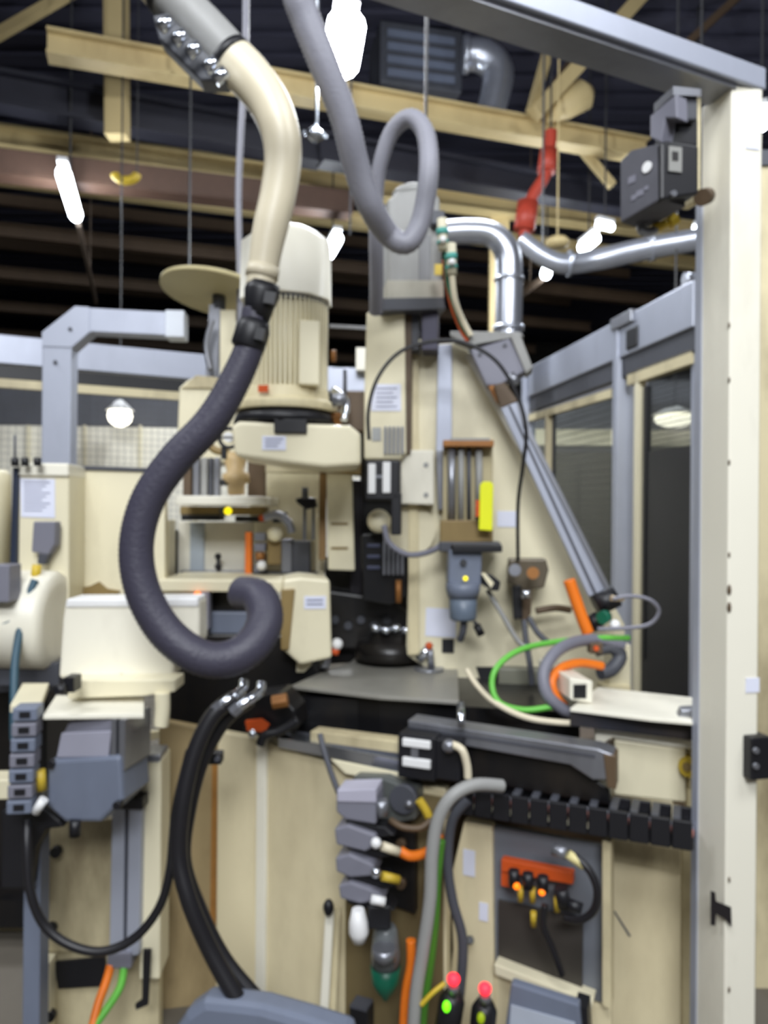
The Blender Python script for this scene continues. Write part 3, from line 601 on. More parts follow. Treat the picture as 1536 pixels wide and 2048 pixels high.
cable('teal_cable', 'teal cable dropping from the grey pendant along the left edge', [(70, 1160, 2.4), (56, 1200, 2.38), (40, 1260, 2.35), (30, 1330, 2.3), (28, 1420, 2.25), (28, 1480, 2.25)], 8, teal)
cable('teal_cable', 'short teal branch running off the left edge', [(50, 1205, 2.37), (25, 1240, 2.35), (-20, 1255, 2.35)], 5, teal)

# cream junction housing with the platform below
t = T('gearbox_cover', 'large dirty cream box with a slanting lower corner, left of the dark hose curl', 'cover', P(240, 1365, 2.2)); f = F(240, 1280, 2.2, 2)
part(t, 'shell', fpoly(f, [(130, 1200), (398, 1198), (400, 1288), (347, 1326), (344, 1360), (116, 1358), (124, 1240)], 0.12), creamw, 0.012)
part(t, 'top_bevel', fpoly(f, [(132, 1198), (396, 1196), (396, 1214), (130, 1216)], 0.12, 0.006), white, 0.006)
part(t, 'fastener', f.disc(MB(), 242, 1355, 7, 0.01, 0.006), greyd)
t = T('base_bracket', 'grimy cream bracket plates under the dirty cream box', 'bracket', P(200, 1430, 2.1)); f = F(200, 1390, 2.12, 0)
part(t, 'apron', fpoly(f, [(135, 1360), (350, 1360), (350, 1384), (290, 1392), (135, 1398)], 0.1), cream, 0.004)
sh = MB(); A = P(85, 1432, 1.98); z = A.z
def flat(pts, Y0, z, th):   # horizontal plate from pixels on height z
    q = [Pz(x, y, z) for x, y in pts]; k = len(q); lo = [up(v, z - th) for v in q]
    ar = sum(q[i].x * q[(i + 1) % k].y - q[(i + 1) % k].x * q[i].y for i in range(k))
    if ar < 0: q = q[::-1]; lo = lo[::-1]
    return MB().add(lo + q, [tuple(range(k))[::-1], tuple(range(k, 2 * k))] + [(i, (i + 1) % k, (i + 1) % k + k, i + k) for i in range(k)])
part(t, 'shelf_plate', flat([(86, 1430), (112, 1390), (288, 1394), (288, 1428)], 0, z, 0.012), creamw, 0.002)
part(t, 'shelf_plate', flat([(20, 1410), (45, 1366), (98, 1366), (80, 1412)], 0, P(50, 1412, 2.02).z, 0.02), cream, 0.002)
part(t, 'hanging_tab', MB().tube(line([(325, 1385, 2.12), (325, 1420, 2.12), (322, 1452, 2.12)]), S(2.12, 15), 10), cream)
part(t, 'bolt', MB().cyl(P(112, 1380, 2.0), P(132, 1378, 2.0), S(2, 10)), black)
part(t, 'clamp', fbox(F(165, 1400, 2.05), 128, 1355, 148, 1385, 0.05, 0.03), black)
t = T('servo_gearmotor', 'blue-grey squared motor hanging nose-down under the shelf plate', 'motor', P(170, 1650, 2.1)); f = F(170, 1550, 2.02, -10)
part(t, 'upper_shell', fpoly(f, [(140, 1436), (232, 1436), (228, 1520), (122, 1520), (124, 1468)], 0.14), grey, 0.008)
part(t, 'face_plate', fpoly(f, [(122, 1466), (222, 1462), (216, 1514), (112, 1516)], 0.01, 0.012), M('plate_bluegrey', (152, 152, 166), 0.45), 0.003)
part(t, 'lower_shell', fpoly(f, [(95, 1520), (240, 1512), (246, 1600), (222, 1624), (200, 1645), (130, 1645), (92, 1612)], 0.15, 0.02), greyb, 0.01)
part(t, 'cooling_fin', fbox(f, 222, 1440, 232, 1540, 0.14, 0.01), alub); part(t, 'cooling_fin', fbox(f, 238, 1440, 250, 1540, 0.14, 0.01), alub)
part(t, 'drain_plug', MB().cyl(P(150, 1640, 2.0), P(150, 1672, 2.0), S(2, 11)), black)
for (x, y) in ((232, 1612), (100, 1530)): part(t, 'bolt', f.disc(MB(), x, y, 8, 0.02, 0.03), black)
# left cable chain (a stack of links)
t = T('cable_chain', 'short blue-grey cable chain hanging at the left edge', 'cable chain', P(45, 1600, 1.95)); f = F(50, 1500, 1.95, 8)
for k in range(7):
    x0 = 24 - k * 2; y0 = 1416 + k * 31
    part(t, 'link', fbox(f, x0, y0, x0 + 50, y0 + 27, 0.06), greyb if k % 2 == 0 else grey, 0.004)
    part(t, 'link_window', fbox(f, x0 + 14, y0 + 8, x0 + 36, y0 + 20, 0.01, 0.003), black)
t = T('valve_cluster', 'dark valve cluster below the left cable chain', 'valve', P(30, 1700, 2.05)); f = F(40, 1650, 2.05, 5)
part(t, 'body', fpoly(f, [(0, 1620), (70, 1600), (120, 1640), (130, 1655), (90, 1660), (70, 1700), (60, 1780), (0, 1780)], 0.1), black, 0.008)
part(t, 'side_arm', fbox(f, -30, 1560, 22, 1600, 0.08, 0.0), cream, 0.004); part(t, 'white_cap', MB().cyl(P(70, 1625, 1.97), P(88, 1598, 1.97), S(1.97, 9)), white)
part(t, 'brass_fitting', MB().cyl(P(80, 1540, 2.0), P(84, 1580, 2.0), S(2, 10)), yelp)
# frame lower left
t = T('welded_stand', 'cream welded frame with back plate standing at lower left', 'frame', (P(180, 1900, 2.35).x, 2.35, 0)); f = F(180, 1800, 2.32, 3)
part(t, 'back_plate', fpoly(f, [(72, 1640), (240, 1640), (240, 1905), (72, 1905)], 0.03), creamd, 0.004)
part(t, 'upright', fbox(f, 280, 1520, 321, 1960, 0.12, 0.1), cream, 0.006)
part(t, 'crosspiece', fbox(f, 236, 1510, 321, 1532, 0.1, 0.1), alub, 0.004)
part(t, 'corner_plate', fbox(f, 236, 1532, 282, 1612, 0.05, 0.04), olive, 0.003)
part(t, 'lower_plate', fpoly(f, [(66, 1905), (318, 1895), (318, 2110), (66, 2110)], 0.05, -0.01), creamd, 0.004)
part(t, 'foot_bar', fbox(f, 72, 1925, 100, 2090, 0.05, 0.05), cream, 0.004)
for (x, y) in ((110, 1706), (100, 1860), (98, 2035)): part(t, 'bolt', f.disc(MB(), x, y, 11, 0.02, 0.05), black)
part(t, 'dark_slot', fpoly(f, [(108, 1925), (210, 1915), (212, 1972), (116, 1978)], 0.01, 0.01), black)
part(t, 'black_strip', fpoly(f, [(286, 1900), (302, 1900), (296, 2010), (272, 2020), (270, 2010), (284, 2000)], 0.01, 0.13), black)
t = T('frame_post', 'dark blue-grey square post at the lower left corner', 'post', (P(62, 1900, 2.1).x, 2.1, 0)); x0 = P(46, 1850, 2.1).x; x1 = P(80, 1850, 2.1).x
part(t, 'tube', MB().box((x0, 2.1, 0), (x1, 2.16, P(60, 1650, 2.1).z)), greyb, 0.003); part(t, 'cap', MB().box((x0 - .004, 2.095, P(60, 1650, 2.1).z), (x1 + .004, 2.165, P(60, 1642, 2.1).z)), black)
t = T('profile_rail', 'twin blue-grey aluminium profiles standing beside the cream upright', 'profile', P(250, 1925, 2.22)); f = F(250, 1750, 2.2, 0)
part(t, 'profile', fpoly(f, [(224, 1612), (250, 1612), (246, 1922), (218, 1922)], 0.06), alu, 0.003); part(t, 'profile', fpoly(f, [(257, 1612), (284, 1612), (278, 1910), (252, 1915)], 0.06), alu, 0.003)
part(t, 'groove', fpoly(f, [(250, 1612), (257, 1612), (252, 1918), (246, 1918)], 0.02, -0.03), greyd); part(t, 'top_clamp', fbox(f, 222, 1596, 286, 1620, 0.08, 0.02), black, 0.004)
part(t, 'foot', fbox(f, 214, 1905, 262, 1938, 0.07, 0.01), grey, 0.004)
cable('orange_cable', 'orange cable at the foot of the twin profiles', [(222, 1930, 2.2), (212, 1965, 2.18), (196, 2010, 2.15), (180, 2075, 2.1)], 9, orange)
cable('green_cable', 'green cable beside the orange one at the foot of the twin profiles', [(248, 1935, 2.2), (240, 1975, 2.18), (212, 2020, 2.15), (175, 2070, 2.1)], 8, green)
t = T('side_machine', 'dark machinery mass at the far lower left', 'machine', (P(-10, 1700, 3.0).x, 3.0, 0)); f = F(0, 1700, 2.9, 0)
part(t, 'body', fbox(f, -260, 1380, 90, 1850, 0.4), blackm, 0.01); part(t, 'rim', fbox(f, -260, 1370, 95, 1384, 0.45, 0.02), greyd); part(t, 'foot_rail', fbox(f, -260, 1800, 120, 1855, 0.5, 0.1), blackm); part(t, 'kick_plate', fbox(f, -260, 1855, 120, 2300, 0.4, -0.02), creamd)

# ------------------------------------------------------------------ black drain hoses and chrome fittings
cable('rubber_hose', 'black hose from the chrome elbows down to the grey dome', [(470, 1395, 2.02), (425, 1432, 2.0), (388, 1510, 1.98), (365, 1610, 1.96), (358, 1710, 1.95), (378, 1800, 1.93), (420, 1900, 1.92), (475, 2000, 1.9)], 17, rubber, 16, cat='hose')
cable('rubber_hose', 'second black hose beside it, behind, ending at the grey dome', [(500, 1400, 2.06), (450, 1440, 2.06), (405, 1520, 2.04), (378, 1620, 2.02), (368, 1720, 2.0), (400, 1820, 1.99), (450, 1920, 1.97), (525, 2010, 1.95)], 15, rubber, 14, cat='hose')
cable('rubber_hose', 'thin black hose swinging in a U across the lower left frame', [(380, 1500, 2.03), (352, 1620, 2.0), (340, 1740, 1.98), (318, 1815, 1.97), (270, 1875, 1.96), (205, 1903, 1.95), (140, 1890, 1.95), (88, 1850, 1.95), (60, 1780, 1.95), (54, 1690, 1.97), (54, 1640, 2.0)], 9, rubber, 12, cat='hose')
t = T('hose_elbows', 'pair of bright chrome hose elbows below the dark hose curl', 'fitting', P(480, 1420, 2.0))
for dx, dy in ((0, 0), (35, 4)):
    part(t, 'elbow', MB().tube(line([(488 + dx, 1362 + dy, 2.06), (484 + dx, 1380 + dy, 2.04), (462 + dx, 1396 + dy, 2.01), (440 + dx, 1412 + dy, 2.0)]), S(2, 10), 14), chrome)
    part(t, 'nut', MB().cyl(P(444 + dx, 1408 + dy, 2.0), P(430 + dx, 1420 + dy, 2.0), S(2, 13), n=6), alub)
t = T('hose_bracket', 'dark clamp plate holding the black hoses to the base', 'bracket', P(430, 1530, 2.06)); part(t, 'plate', fbox(F(420, 1520, 2.08), 395, 1508, 442, 1530, 0.04), black, 0.003); part(t, 'screw', F(430, 1519, 2.07).disc(MB(), 434, 1519, 5, 0.01, 0.01), greyd)
t = T('drain_hood', 'blue-grey domed cover at the bottom where the black hoses end', 'cover', (P(500, 2048, 1.9).x, 2.0, 0)); f = F(500, 2010, 1.85, -12)
part(t, 'dome', fpoly(f, [(340, 2160), (348, 2062), (368, 2030), (405, 2004), (470, 2010), (520, 2016), (610, 2042), (700, 2072), (704, 2160)], 0.08), greyb, 0.02)
part(t, 'rim', fbox(f, 336, 2100, 708, 2135, 0.09, 0.01), greyd, 0.004)

# ------------------------------------------------------------------ machine base
BYAW = -22
t = T('machine_cabinet', 'large cream machine base cabinet with folded corner below the turntable', 'cabinet', (P(600, 1900, 2.4).x, 2.5, 0)); f = F(520, 1600, 2.45, BYAW); fl = F(520, 1600, 2.45, 12)
part(t, 'front_panel', fpoly(f, [(520, 1478), (700, 1540), (892, 1578), (892, 2300), (515, 2180)], 0.05), creamb, 0.006)
part(t, 'corner_fold', fpoly(f, [(512, 1478), (532, 1480), (528, 2190), (508, 2180)], 0.06, 0.014), creamw, 0.004)
part(t, 'left_panel', fpoly(fl, [(436, 1462), (522, 1478), (520, 2130), (430, 2130)], 0.04), creamb, 0.006)
part(t, 'brown_panel', fpoly(fl, [(318, 1440), (438, 1462), (436, 2130), (318, 2130)], 0.04, -0.08), M('tan_grimy', (176, 156, 116), 0.5, dirt=0.75, scale=5), 0.006, label='rust-streaked tan side panel')
part(t, 'rust_streak', fpoly(fl, [(424, 1530), (436, 1530), (432, 1900), (420, 1850)], 0.001, -0.077), M('streak_rust', (172, 122, 60), 0.7, var=0.3, scale=20))
part(t, 'core', MB().box((-0.55, 2.75, 0), (1.1, 3.6, 0.78)), brown)
part(t, 'silver_lip', fpoly(f, [(556, 1474), (640, 1488), (800, 1520), (800, 1545), (640, 1512), (556, 1496)], 0.06, 0.03), chrome, 0.003)
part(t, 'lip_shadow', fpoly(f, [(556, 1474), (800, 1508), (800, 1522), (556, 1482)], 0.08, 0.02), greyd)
part(t, 'upper_band', fpoly(f, [(620, 1462), (830, 1488), (830, 1516), (620, 1482)], 0.06, 0.012), creamd, 0.003)
part(t, 'lower_band', fpoly(f, [(660, 1518), (812, 1548), (812, 1572), (690, 1548)], 0.04, 0.03), cream, 0.003)
part(t, 'door_slot', fpoly(f, [(690, 1560), (886, 1596), (886, 2110), (690, 2030)], 0.02, 0.008), M('recess_olive', (112, 98, 66), 0.6, dirt=0.6, scale=12), 0.003)
t = T('door_handle', 'long cream door bar with black knobs on the base cabinet', 'handle', P(650, 2030, 2.28)); f3 = F(650, 1900, 2.3, BYAW)
part(t, 'rod', MB().bar(P(660, 1820, 2.28), P(648, 2030, 2.26), 0.026, 0.026), creamw, 0.004); part(t, 'guide', MB().bar(P(674, 1815, 2.3), P(664, 2035, 2.28), 0.02, 0.02), creamd)
part(t, 'knob', MB().ball(P(657, 1815, 2.24), S(2.24, 14), 14, (0.8, 0.8, 1.2)), black); part(t, 'knob', MB().ball(P(648, 2031, 2.24), S(2.24, 13), 14, (1, 1, .8)), black)
t = T('cable_duct', 'small black box low beside the door bar', 'box', P(715, 2048, 2.25)); part(t, 'box', fbox(F(715, 2040, 2.25, BYAW), 698, 2018, 735, 2070, 0.05), black, 0.004); part(t, 'lid', fbox(F(715, 2040, 2.25, BYAW), 700, 2014, 733, 2020, 0.05, 0.003), greyd)

# turntable
tz = P(745, 1385, 2.45).z
t = T('turntable', 'worn grey octagonal table plate with a thick black rim', 'turntable', Vector((0.0, 2.8, tz - 0.12)))
part(t, 'plate', flat([(582, 1371), (640, 1345), (700, 1325), (716, 1310), (878, 1312), (915, 1336), (918, 1402), (760, 1392)], 0, tz, 0.012), tablem, 0.002)
part(t, 'rim', flat([(583, 1372), (642, 1346), (702, 1326), (717, 1312), (876, 1314), (913, 1337), (916, 1403), (760, 1393)], 0, tz - 0.0125, 0.135), blackm, 0.003)
part(t, 'rim_skirt', flat([(600, 1395), (700, 1350), (880, 1330), (1160, 1360), (1160, 1425), (905, 1412), (760, 1400)], 0, tz - 0.03, 0.15), blackm)
t = T('proximity_sensor', 'small post with orange tip standing on the right of the turntable', 'sensor', P(860, 1345, 2.75))
part(t, 'foot', MB().cyl(Pz(858, 1340, tz), Pz(858, 1340, tz) + Vector((0, 0, 0.008)), 0.055), alub); part(t, 'stem', MB().cyl(Pz(864, 1340, tz), P(860, 1300, 2.78), 0.012), alub)
part(t, 'tip', MB().ball(P(858, 1292, 2.76), S(2.76, 8), 12), ored, label='orange tip'); part(t, 'side_tube', MB().cyl(P(838, 1318, 2.8), P(856, 1298, 2.78), 0.016), chrome)
t = T('clamp_fixture', 'work clamp with white ball and orange ring at the left of the turntable', 'clamp', P(640, 1345, 2.75))
part(t, 'body', fpoly(F(640, 1320, 2.8), [(565, 1310), (600, 1298), (650, 1300), (655, 1345), (620, 1360), (570, 1352)], 0.1), black, 0.006)
part(t, 'bright_bar', fbox(F(640, 1320, 2.78), 606, 1284, 650, 1300, 0.06), chrome, 0.003); part(t, 'cream_block', fpoly(F(640, 1320, 2.72), [(594, 1320), (612, 1308), (624, 1330), (608, 1345), (592, 1345)], 0.05), cream, 0.004)
part(t, 'ball', MB().ball(P(674, 1288, 2.75), S(2.75, 12)), white); part(t, 'ring', MB().cyl(P(668, 1308, 2.75), P(671, 1298, 2.75), S(2.75, 9)), ored); part(t, 'shaft', MB().cyl(P(648, 1335, 2.75), P(650, 1318, 2.75), S(2.75, 12)), alub)
t = T('chuck', 'dark work chuck with bright clamping jaws under the spindle', 'chuck', P(780, 1312, 2.95)); cc = P(780, 1290, 2.95)
part(t, 'body', MB().lathe(P(780, 1316, 2.95), P(780, 1262, 2.95), [(0, S(2.95, 70)), (0.6, S(2.95, 66)), (0.65, S(2.95, 45)), (1, S(2.95, 40))], 28), blackm)
for k in range(4): part(t, 'jaw', MB().ball(P(752 + k * 20, 1256 + (k % 2) * 4, 2.86), S(2.86, 11), 12, (1, 1, .8)), chrome)
part(t, 'teal_ring', MB().cyl(P(828, 1262, 2.95), P(838, 1262, 2.95), S(2.95, 14)), tealc)

# machine column behind (dark) and cream cover block
t = T('machine_column', 'black oily spindle column behind the turntable', 'machine column', P(760, 1320, 3.1)); f = F(760, 1150, 3.1)
part(t, 'core', fpoly(f, [(652, 1110), (720, 1140), (720, 800), (830, 800), (830, 1320), (640, 1330)], 0.35), blackm, 0.008)
part(t, 'slide_rail', fbox(f, 700, 960, 724, 1300, 0.05, 0.05), M('rail_dark', (48, 46, 52), 0.35, metal=0.5), 0.003); part(t, 'slide_rail', fbox(f, 792, 1000, 814, 1180, 0.05, 0.03), blackm)
part(t, 'lower_block', fpoly(f, [(650, 1180), (790, 1200), (820, 1230), (820, 1300), (650, 1300)], 0.05, 0.06), blackm, 0.01)
for k in range(5): part(t, 'bolt', f.disc(MB(), 670 + k * 26, 1240 + (k % 2) * 12, 8, 0.02, 0.08), greyd)
t = T('tool_cover', 'cream block with small white label left of the spindle column', 'cover', P(612, 1330, 2.65)); f = F(612, 1240, 2.65, 8)
part(t, 'block', fpoly(f, [(566, 1160), (600, 1154), (660, 1160), (664, 1316), (600, 1330), (566, 1300)], 0.22), cream, 0.01)
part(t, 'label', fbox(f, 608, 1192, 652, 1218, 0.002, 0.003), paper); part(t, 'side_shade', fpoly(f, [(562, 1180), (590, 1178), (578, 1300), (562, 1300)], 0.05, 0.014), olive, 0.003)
for k in range(2): part(t, 'text_line', fbox(f, 613, 1199 + k * 8, 646, 1202 + k * 8, 0.001, 0.0042), ink)
t = T('slotted_column', 'tall cream column with dark slots between gantry and spindle', 'column', P(682, 1145, 2.9)); f = F(682, 1040, 2.9, 2)
part(t, 'shaft', fpoly(f, [(652, 930), (704, 936), (710, 1142), (656, 1140)], 0.1), cream, 0.006)
for y in (1045, 1094): part(t, 'slot', fbox(f, 662, y, 696, y + 5, 0.01, 0.003), olive)
part(t, 'edge_strip', fbox(f, 638, 946, 652, 1120, 0.04), M('rust_edge', (128, 98, 56), 0.5)); part(t, 'top_block', fpoly(f, [(640, 915), (722, 915), (722, 950), (640, 945)], 0.12, 0.01), olive, 0.004)

# ------------------------------------------------------------------ small gantry in the middle left
t = T('gantry_plate', 'cream horizontal plate on grey uprights inside the dark hose loop', 'gantry', P(445, 1160, 3.0)); f = F(445, 1000, 3.0, 1)
part(t, 'plate', fbox(f, 352, 992, 532, 1010, 0.4, 0.2), creamw, 0.004)
for (x0, x1, m_) in ((366, 382, brown), (386, 398, alub), (402, 414, servo), (418, 424, greyd), (428, 438, alub), (495, 530, brown)): part(t, 'upright', fbox(f, x0, 915, x1, 994, 0.04, -0.04), m_, 0.002)
part(t, 'under_bar', fbox(f, 360, 1013, 530, 1030, 0.12, -0.01), olive, 0.003); part(t, 'black_bar', fbox(f, 362, 1030, 440, 1041, 0.1, 0.0), black, 0.002); part(t, 'black_bar', fbox(f, 470, 1032, 530, 1044, 0.1, 0.0), black, 0.002)
part(t, 'led', MB().ball(P(456, 1022, 2.96), S(2.96, 8)), led_y, label='glowing yellow indicator'); part(t, 'led_socket', MB().cyl(P(448, 1022, 3.0), P(450, 1022, 2.96), S(3, 10)), greyd)
part(t, 'support_leg', fbox(f, 322, 1040, 338, 1170, 0.1), cream, 0.003); part(t, 'support_leg', fbox(f, 632, 1030, 648, 1150, 0.1), cream, 0.003); part(t, 'header', fbox(f, 520, 925, 650, 945, 0.1, -0.05), cream, 0.003)
t = T('instrument_board', 'cream instrument panel with a blue-grey strip behind the gantry', 'panel', P(430, 1160, 3.15)); f = F(430, 1100, 3.15, 0)
part(t, 'panel', fbox(f, 356, 1044, 505, 1160, 0.03), creamw, 0.003); part(t, 'grey_strip', fbox(f, 380, 1046, 408, 1150, 0.015, 0.016), M('strip_bluegrey', (176, 186, 196), 0.4), 0.002)
part(t, 'black_slot', fbox(f, 322, 1060, 354, 1155, 0.03, 0.02), blackm, 0.002); part(t, 'spring', MB().cyl(P(338, 1080, 3.1), P(338, 1130, 3.1), 0.014), rust)
part(t, 'backing', fbox(f, 500, 940, 642, 1165, 0.03, -0.08), cream, 0.003)
for y in (1113, 1133): part(t, 'knob', MB().ball(P(436, y, 3.08), S(3.08, 7)), black)
part(t, 'knob_stem', MB().cyl(P(436, 1110, 3.1), P(438, 1156, 3.1), 0.008), greyd); part(t, 'base_strip', fbox(f, 360, 1142, 500, 1158, 0.08, 0.06), alub, 0.002)
solo('orange_pusher', 'upright orange bar right of the instrument panel', 'bar', fbox(F(497, 1100, 3.0), 490, 1064, 503, 1150, 0.03), orange, 0.002)
t = T('valve_block', 'cluster of small grey valves and fittings right of the orange bar', 'valve', P(560, 1160, 3.0)); f = F(560, 1100, 2.98, 0)
for k in range(4): part(t, 'valve', fbox(f, 508, 1066 + k * 21, 530, 1082 + k * 21, 0.06, 0.01 * (k % 2)), grey if k % 2 else alub, 0.003)
part(t, 'cream_cap', MB().ball(P(550, 1068, 2.95), S(2.95, 16)), cream); part(t, 'brass_plug', MB().cyl(P(520, 1105, 2.92), P(520, 1120, 2.92), S(2.92, 10)), rust); part(t, 'white_plug', MB().ball(P(523, 1131, 2.9), S(2.9, 10)), white)
part(t, 'olive_body', fbox(f, 534, 1080, 562, 1130, 0.07), olive, 0.005); part(t, 'steel_body', fbox(f, 562, 1078, 584, 1150, 0.08), alub, 0.005); part(t, 'dark_body', fbox(f, 584, 1082, 620, 1148, 0.06), greyd, 0.005)
part(t, 'base', fbox(f, 505, 1145, 635, 1165, 0.1, 0.02), blackm, 0.003); part(t, 'orange_dot', f.disc(MB(), 524, 1036, 7, 0.02, 0.02), ored)
part(t, 'elbow', MB().tube(line([(528, 1036, 2.9), (556, 1030, 2.9), (576, 1046, 2.9), (584, 1066, 2.9)]), S(2.9, 9), 10), alub); part(t, 'coil', fbox(f, 545, 1024, 572, 1046, 0.05, 0.08), black, 0.003)
t = T('limit_valve', 'black lever valve hanging in front of the cream wall above the fittings', 'valve', P(612, 1015, 2.9)); f = F(612, 1000, 2.85, 0)
part(t, 'body', fpoly(f, [(590, 998), (604, 994), (630, 996), (634, 1014), (612, 1019), (594, 1006)], 0.05), black, 0.004); part(t, 'stem', MB().cyl(P(610, 975, 2.85), P(610, 998, 2.85), 0.012), greyd); part(t, 'legs', fbox(f, 606, 1016, 612, 1080, 0.01), greyd); part(t, 'legs', fbox(f, 624, 1016, 629, 1080, 0.01), greyd)
t = T('handwheel', 'small white-centred hand wheel left of the spindle head', 'hand wheel', P(458, 890, 2.55)); f = F(458, 876, 2.55, 0)
pts = [f.pt(458 + 19 * math.cos(k * math.pi / 8), 876 + 19 * math.sin(k * math.pi / 8)) for k in range(17)]
part(t, 'rim', MB().tube(pts, S(2.55, 4), 8), black); part(t, 'hub', f.disc(MB(), 456, 874, 10, 0.03), white); part(t, 'spoke', fbox(f, 438, 873, 478, 877, 0.01), greyd); part(t, 'lever', fbox(f, 442, 890, 452, 918, 0.02), black, 0.002)
t = T('brass_pump', 'tan rounded pump body under the hand wheel', 'pump', P(470, 990, 2.85))
part(t, 'body', MB().lathe(P(473, 990, 2.85), P(470, 905, 2.85), [(0, S(2.85, 16)), (0.25, S(2.85, 18)), (0.3, S(2.85, 28)), (0.5, S(2.85, 26)), (0.55, S(2.85, 17)), (0.8, S(2.85, 22)), (1, S(2.85, 16))], 20), M('pump_tan', (204, 176, 128), 0.5, dirt=0.3)); part(t, 'pipe', MB().tube(line([(458, 905, 2.85), (430, 900, 2.85), (412, 880, 2.85)]), S(2.85, 8), 10), olive)
part(t, 'side_port', MB().cyl(P(455, 965, 2.82), P(440, 965, 2.82), S(2.85, 6)), black)
t = T('work_shelf', 'long cream shelf edge with an orange indicator behind the dark hose curl', 'shelf', P(440, 1200, 2.7)); f = F(440, 1180, 2.7, 0)
part(t, 'shelf', fbox(f, 315, 1160, 565, 1184, 0.35), cream, 0.005); part(t, 'fascia', fbox(f, 330, 1184, 408, 1300, 0.03, -0.02), cream); part(t, 'indicator', MB().ball(P(395, 1191, 2.68), S(2.68, 8)), led_o, label='glowing orange indicator')
part(t, 'dark_recess', fbox(f, 408, 1184, 540, 1232, 0.04, -0.12), blackm); part(t, 'grey_tray', fbox(f, 412, 1224, 545, 1272, 0.05, -0.06), greyb, 0.006); part(t, 'side_post', fbox(f, 400, 1184, 418, 1260, 0.05, 0.0), grey, 0.004); part(t, 'under_box', fbox(f, 330, 1268, 640, 1475, 0.2, -0.04), blackm, 0.01)
t = T('pipe_cluster', 'oily dark pipes with a tan and an orange fitting beside the turntable rim', 'fitting', P(550, 1480, 2.3)); f = F(550, 1420, 2.35, -10)
part(t, 'tan_nut', MB().cyl(P(545, 1405, 2.28), P(575, 1400, 2.28), S(2.28, 14), n=8), rust); part(t, 'orange_tag', fpoly(f, [(490, 1443), (520, 1440), (536, 1452), (530, 1464), (494, 1462)], 0.02, 0.04), ored); part(t, 'block', fpoly(f, [(500, 1392), (560, 1384), (590, 1420), (596, 1458), (540, 1478), (484, 1466)], 0.12), blackm, 0.008)
part(t, 'hook_pipe', MB().tube(line([(596, 1440, 2.3), (560, 1462, 2.3), (530, 1470, 2.3), (520, 1490, 2.3)]), S(2.3, 9), 10), black); part(t, 'small_nut', MB().ball(P(505, 1468, 2.26), S(2.26, 9)), chrome)

# ------------------------------------------------------------------ spindle housing, servo, gusset plate
t = T('spindle_housing', 'tall cream spindle housing with a white label and ribbed side', 'housing', P(772, 915, 2.75)); f = F(772, 760, 2.72, -6)
part(t, 'cover', fpoly(f, [(733, 624), (809, 618), (812, 905), (800, 918), (728, 918), (728, 790)], 0.25), cream, 0.006)
lb = part(t, 'label', fpoly(f, [(746, 768), (802, 768), (802, 822), (742, 822)], 0.001, 0.003), paper)
for k in range(5): part(lb, 'text_line', fbox(f, 752, 776 + k * 9, 794 - (k % 2) * 8, 778 + k * 9, 0.0006, 0.004), ink)
part(t, 'logo_print', fbox(f, 744, 855, 762, 882, 0.0006, 0.003), M('logo_grey', (170, 172, 172), 0.6)); part(t, 'dark_gap', fbox(f, 806, 618, 822, 905, 0.1, -0.02), brown)
for k in range(5): part(t, 'cooling_rib', fbox(f, 768 + k * 8.5, 853, 773 + k * 8.5, 908, 0.03, 0.015), alub, 0.001)
part(t, 'rail_pair', fbox(f, 812, 612, 838, 700, 0.1, -0.03), greyd, 0.003); part(t, 'rail_pair', fbox(f, 843, 612, 876, 700, 0.1, -0.01), M('rail_violet', (72, 70, 86), 0.4, metal=0.3), 0.003)
part(t, 'tail_rod', MB().bar(P(660, 652, 2.9), P(735, 656, 2.85), 0.012, 0.012), alub)
t = T('servo_motor', 'grey servo motor with rounded shoulders on top of the spindle housing', 'motor', P(830, 615, 2.75)); f = F(830, 500, 2.7, 8)
part(t, 'body', fpoly(f, [(776, 600), (776, 400), (796, 382), (850, 376), (880, 392), (886, 600)], 0.24), servo, 0.012)
part(t, 'recessed_panel', fbox(f, 838, 470, 862, 586, 0.01, 0.006), M('servo_groove', (120, 120, 122), 0.5), 0.003); part(t, 'lower_ring', fpoly(f, [(774, 560), (888, 560), (888, 600), (774, 604)], 0.26, 0.01), M('servo_beige', (176, 172, 158), 0.5, dirt=0.3), 0.004)
part(t, 'mount_plate', fpoly(f, [(766, 596), (888, 594), (892, 618), (766, 622)], 0.3, 0.03), greyd, 0.003); part(t, 'connector_base', fbox(f, 864, 420, 890, 448, 0.08, 0.04), greyd, 0.004)
part(t, 'encoder_cap', MB().ball(f.pt(828, 392, -0.1), S(2.7, 46), 18, (1, 1, .45)), servo)
t = T('plug_pair', 'two teal and cream cable plugs on the servo motor', 'plug', P(890, 560, 2.6))
for dx, dy in ((0, 0), (18, 50)):
    part(t, 'plug_body', MB().cyl(P(884 + dx, 438 + dy, 2.6), P(886 + dx, 500 + dy, 2.6), S(2.6, 10)), M('plug_cream', (206, 200, 176), 0.5)); part(t, 'teal_band', MB().cyl(P(884 + dx, 458 + dy, 2.6), P(885 + dx, 470 + dy, 2.6), S(2.6, 12)), tealc); part(t, 'teal_band', MB().cyl(P(885 + dx, 482 + dy, 2.6), P(886 + dx, 488 + dy, 2.6), S(2.6, 12)), tealc); part(t, 'white_nut', MB().ball(P(886 + dx, 479 + dy * .9, 2.57), S(2.57, 7)), white)
part(t, 'yellow_tag', fbox(F(878, 540, 2.6), 869, 528, 884, 550, 0.004), yelp)
cable('cream_cable', 'pale cable from the lower plug down to the gusset plate top', [(904, 550, 2.6), (910, 600, 2.62), (925, 640, 2.65), (942, 672, 2.66)], 6, conduitb)
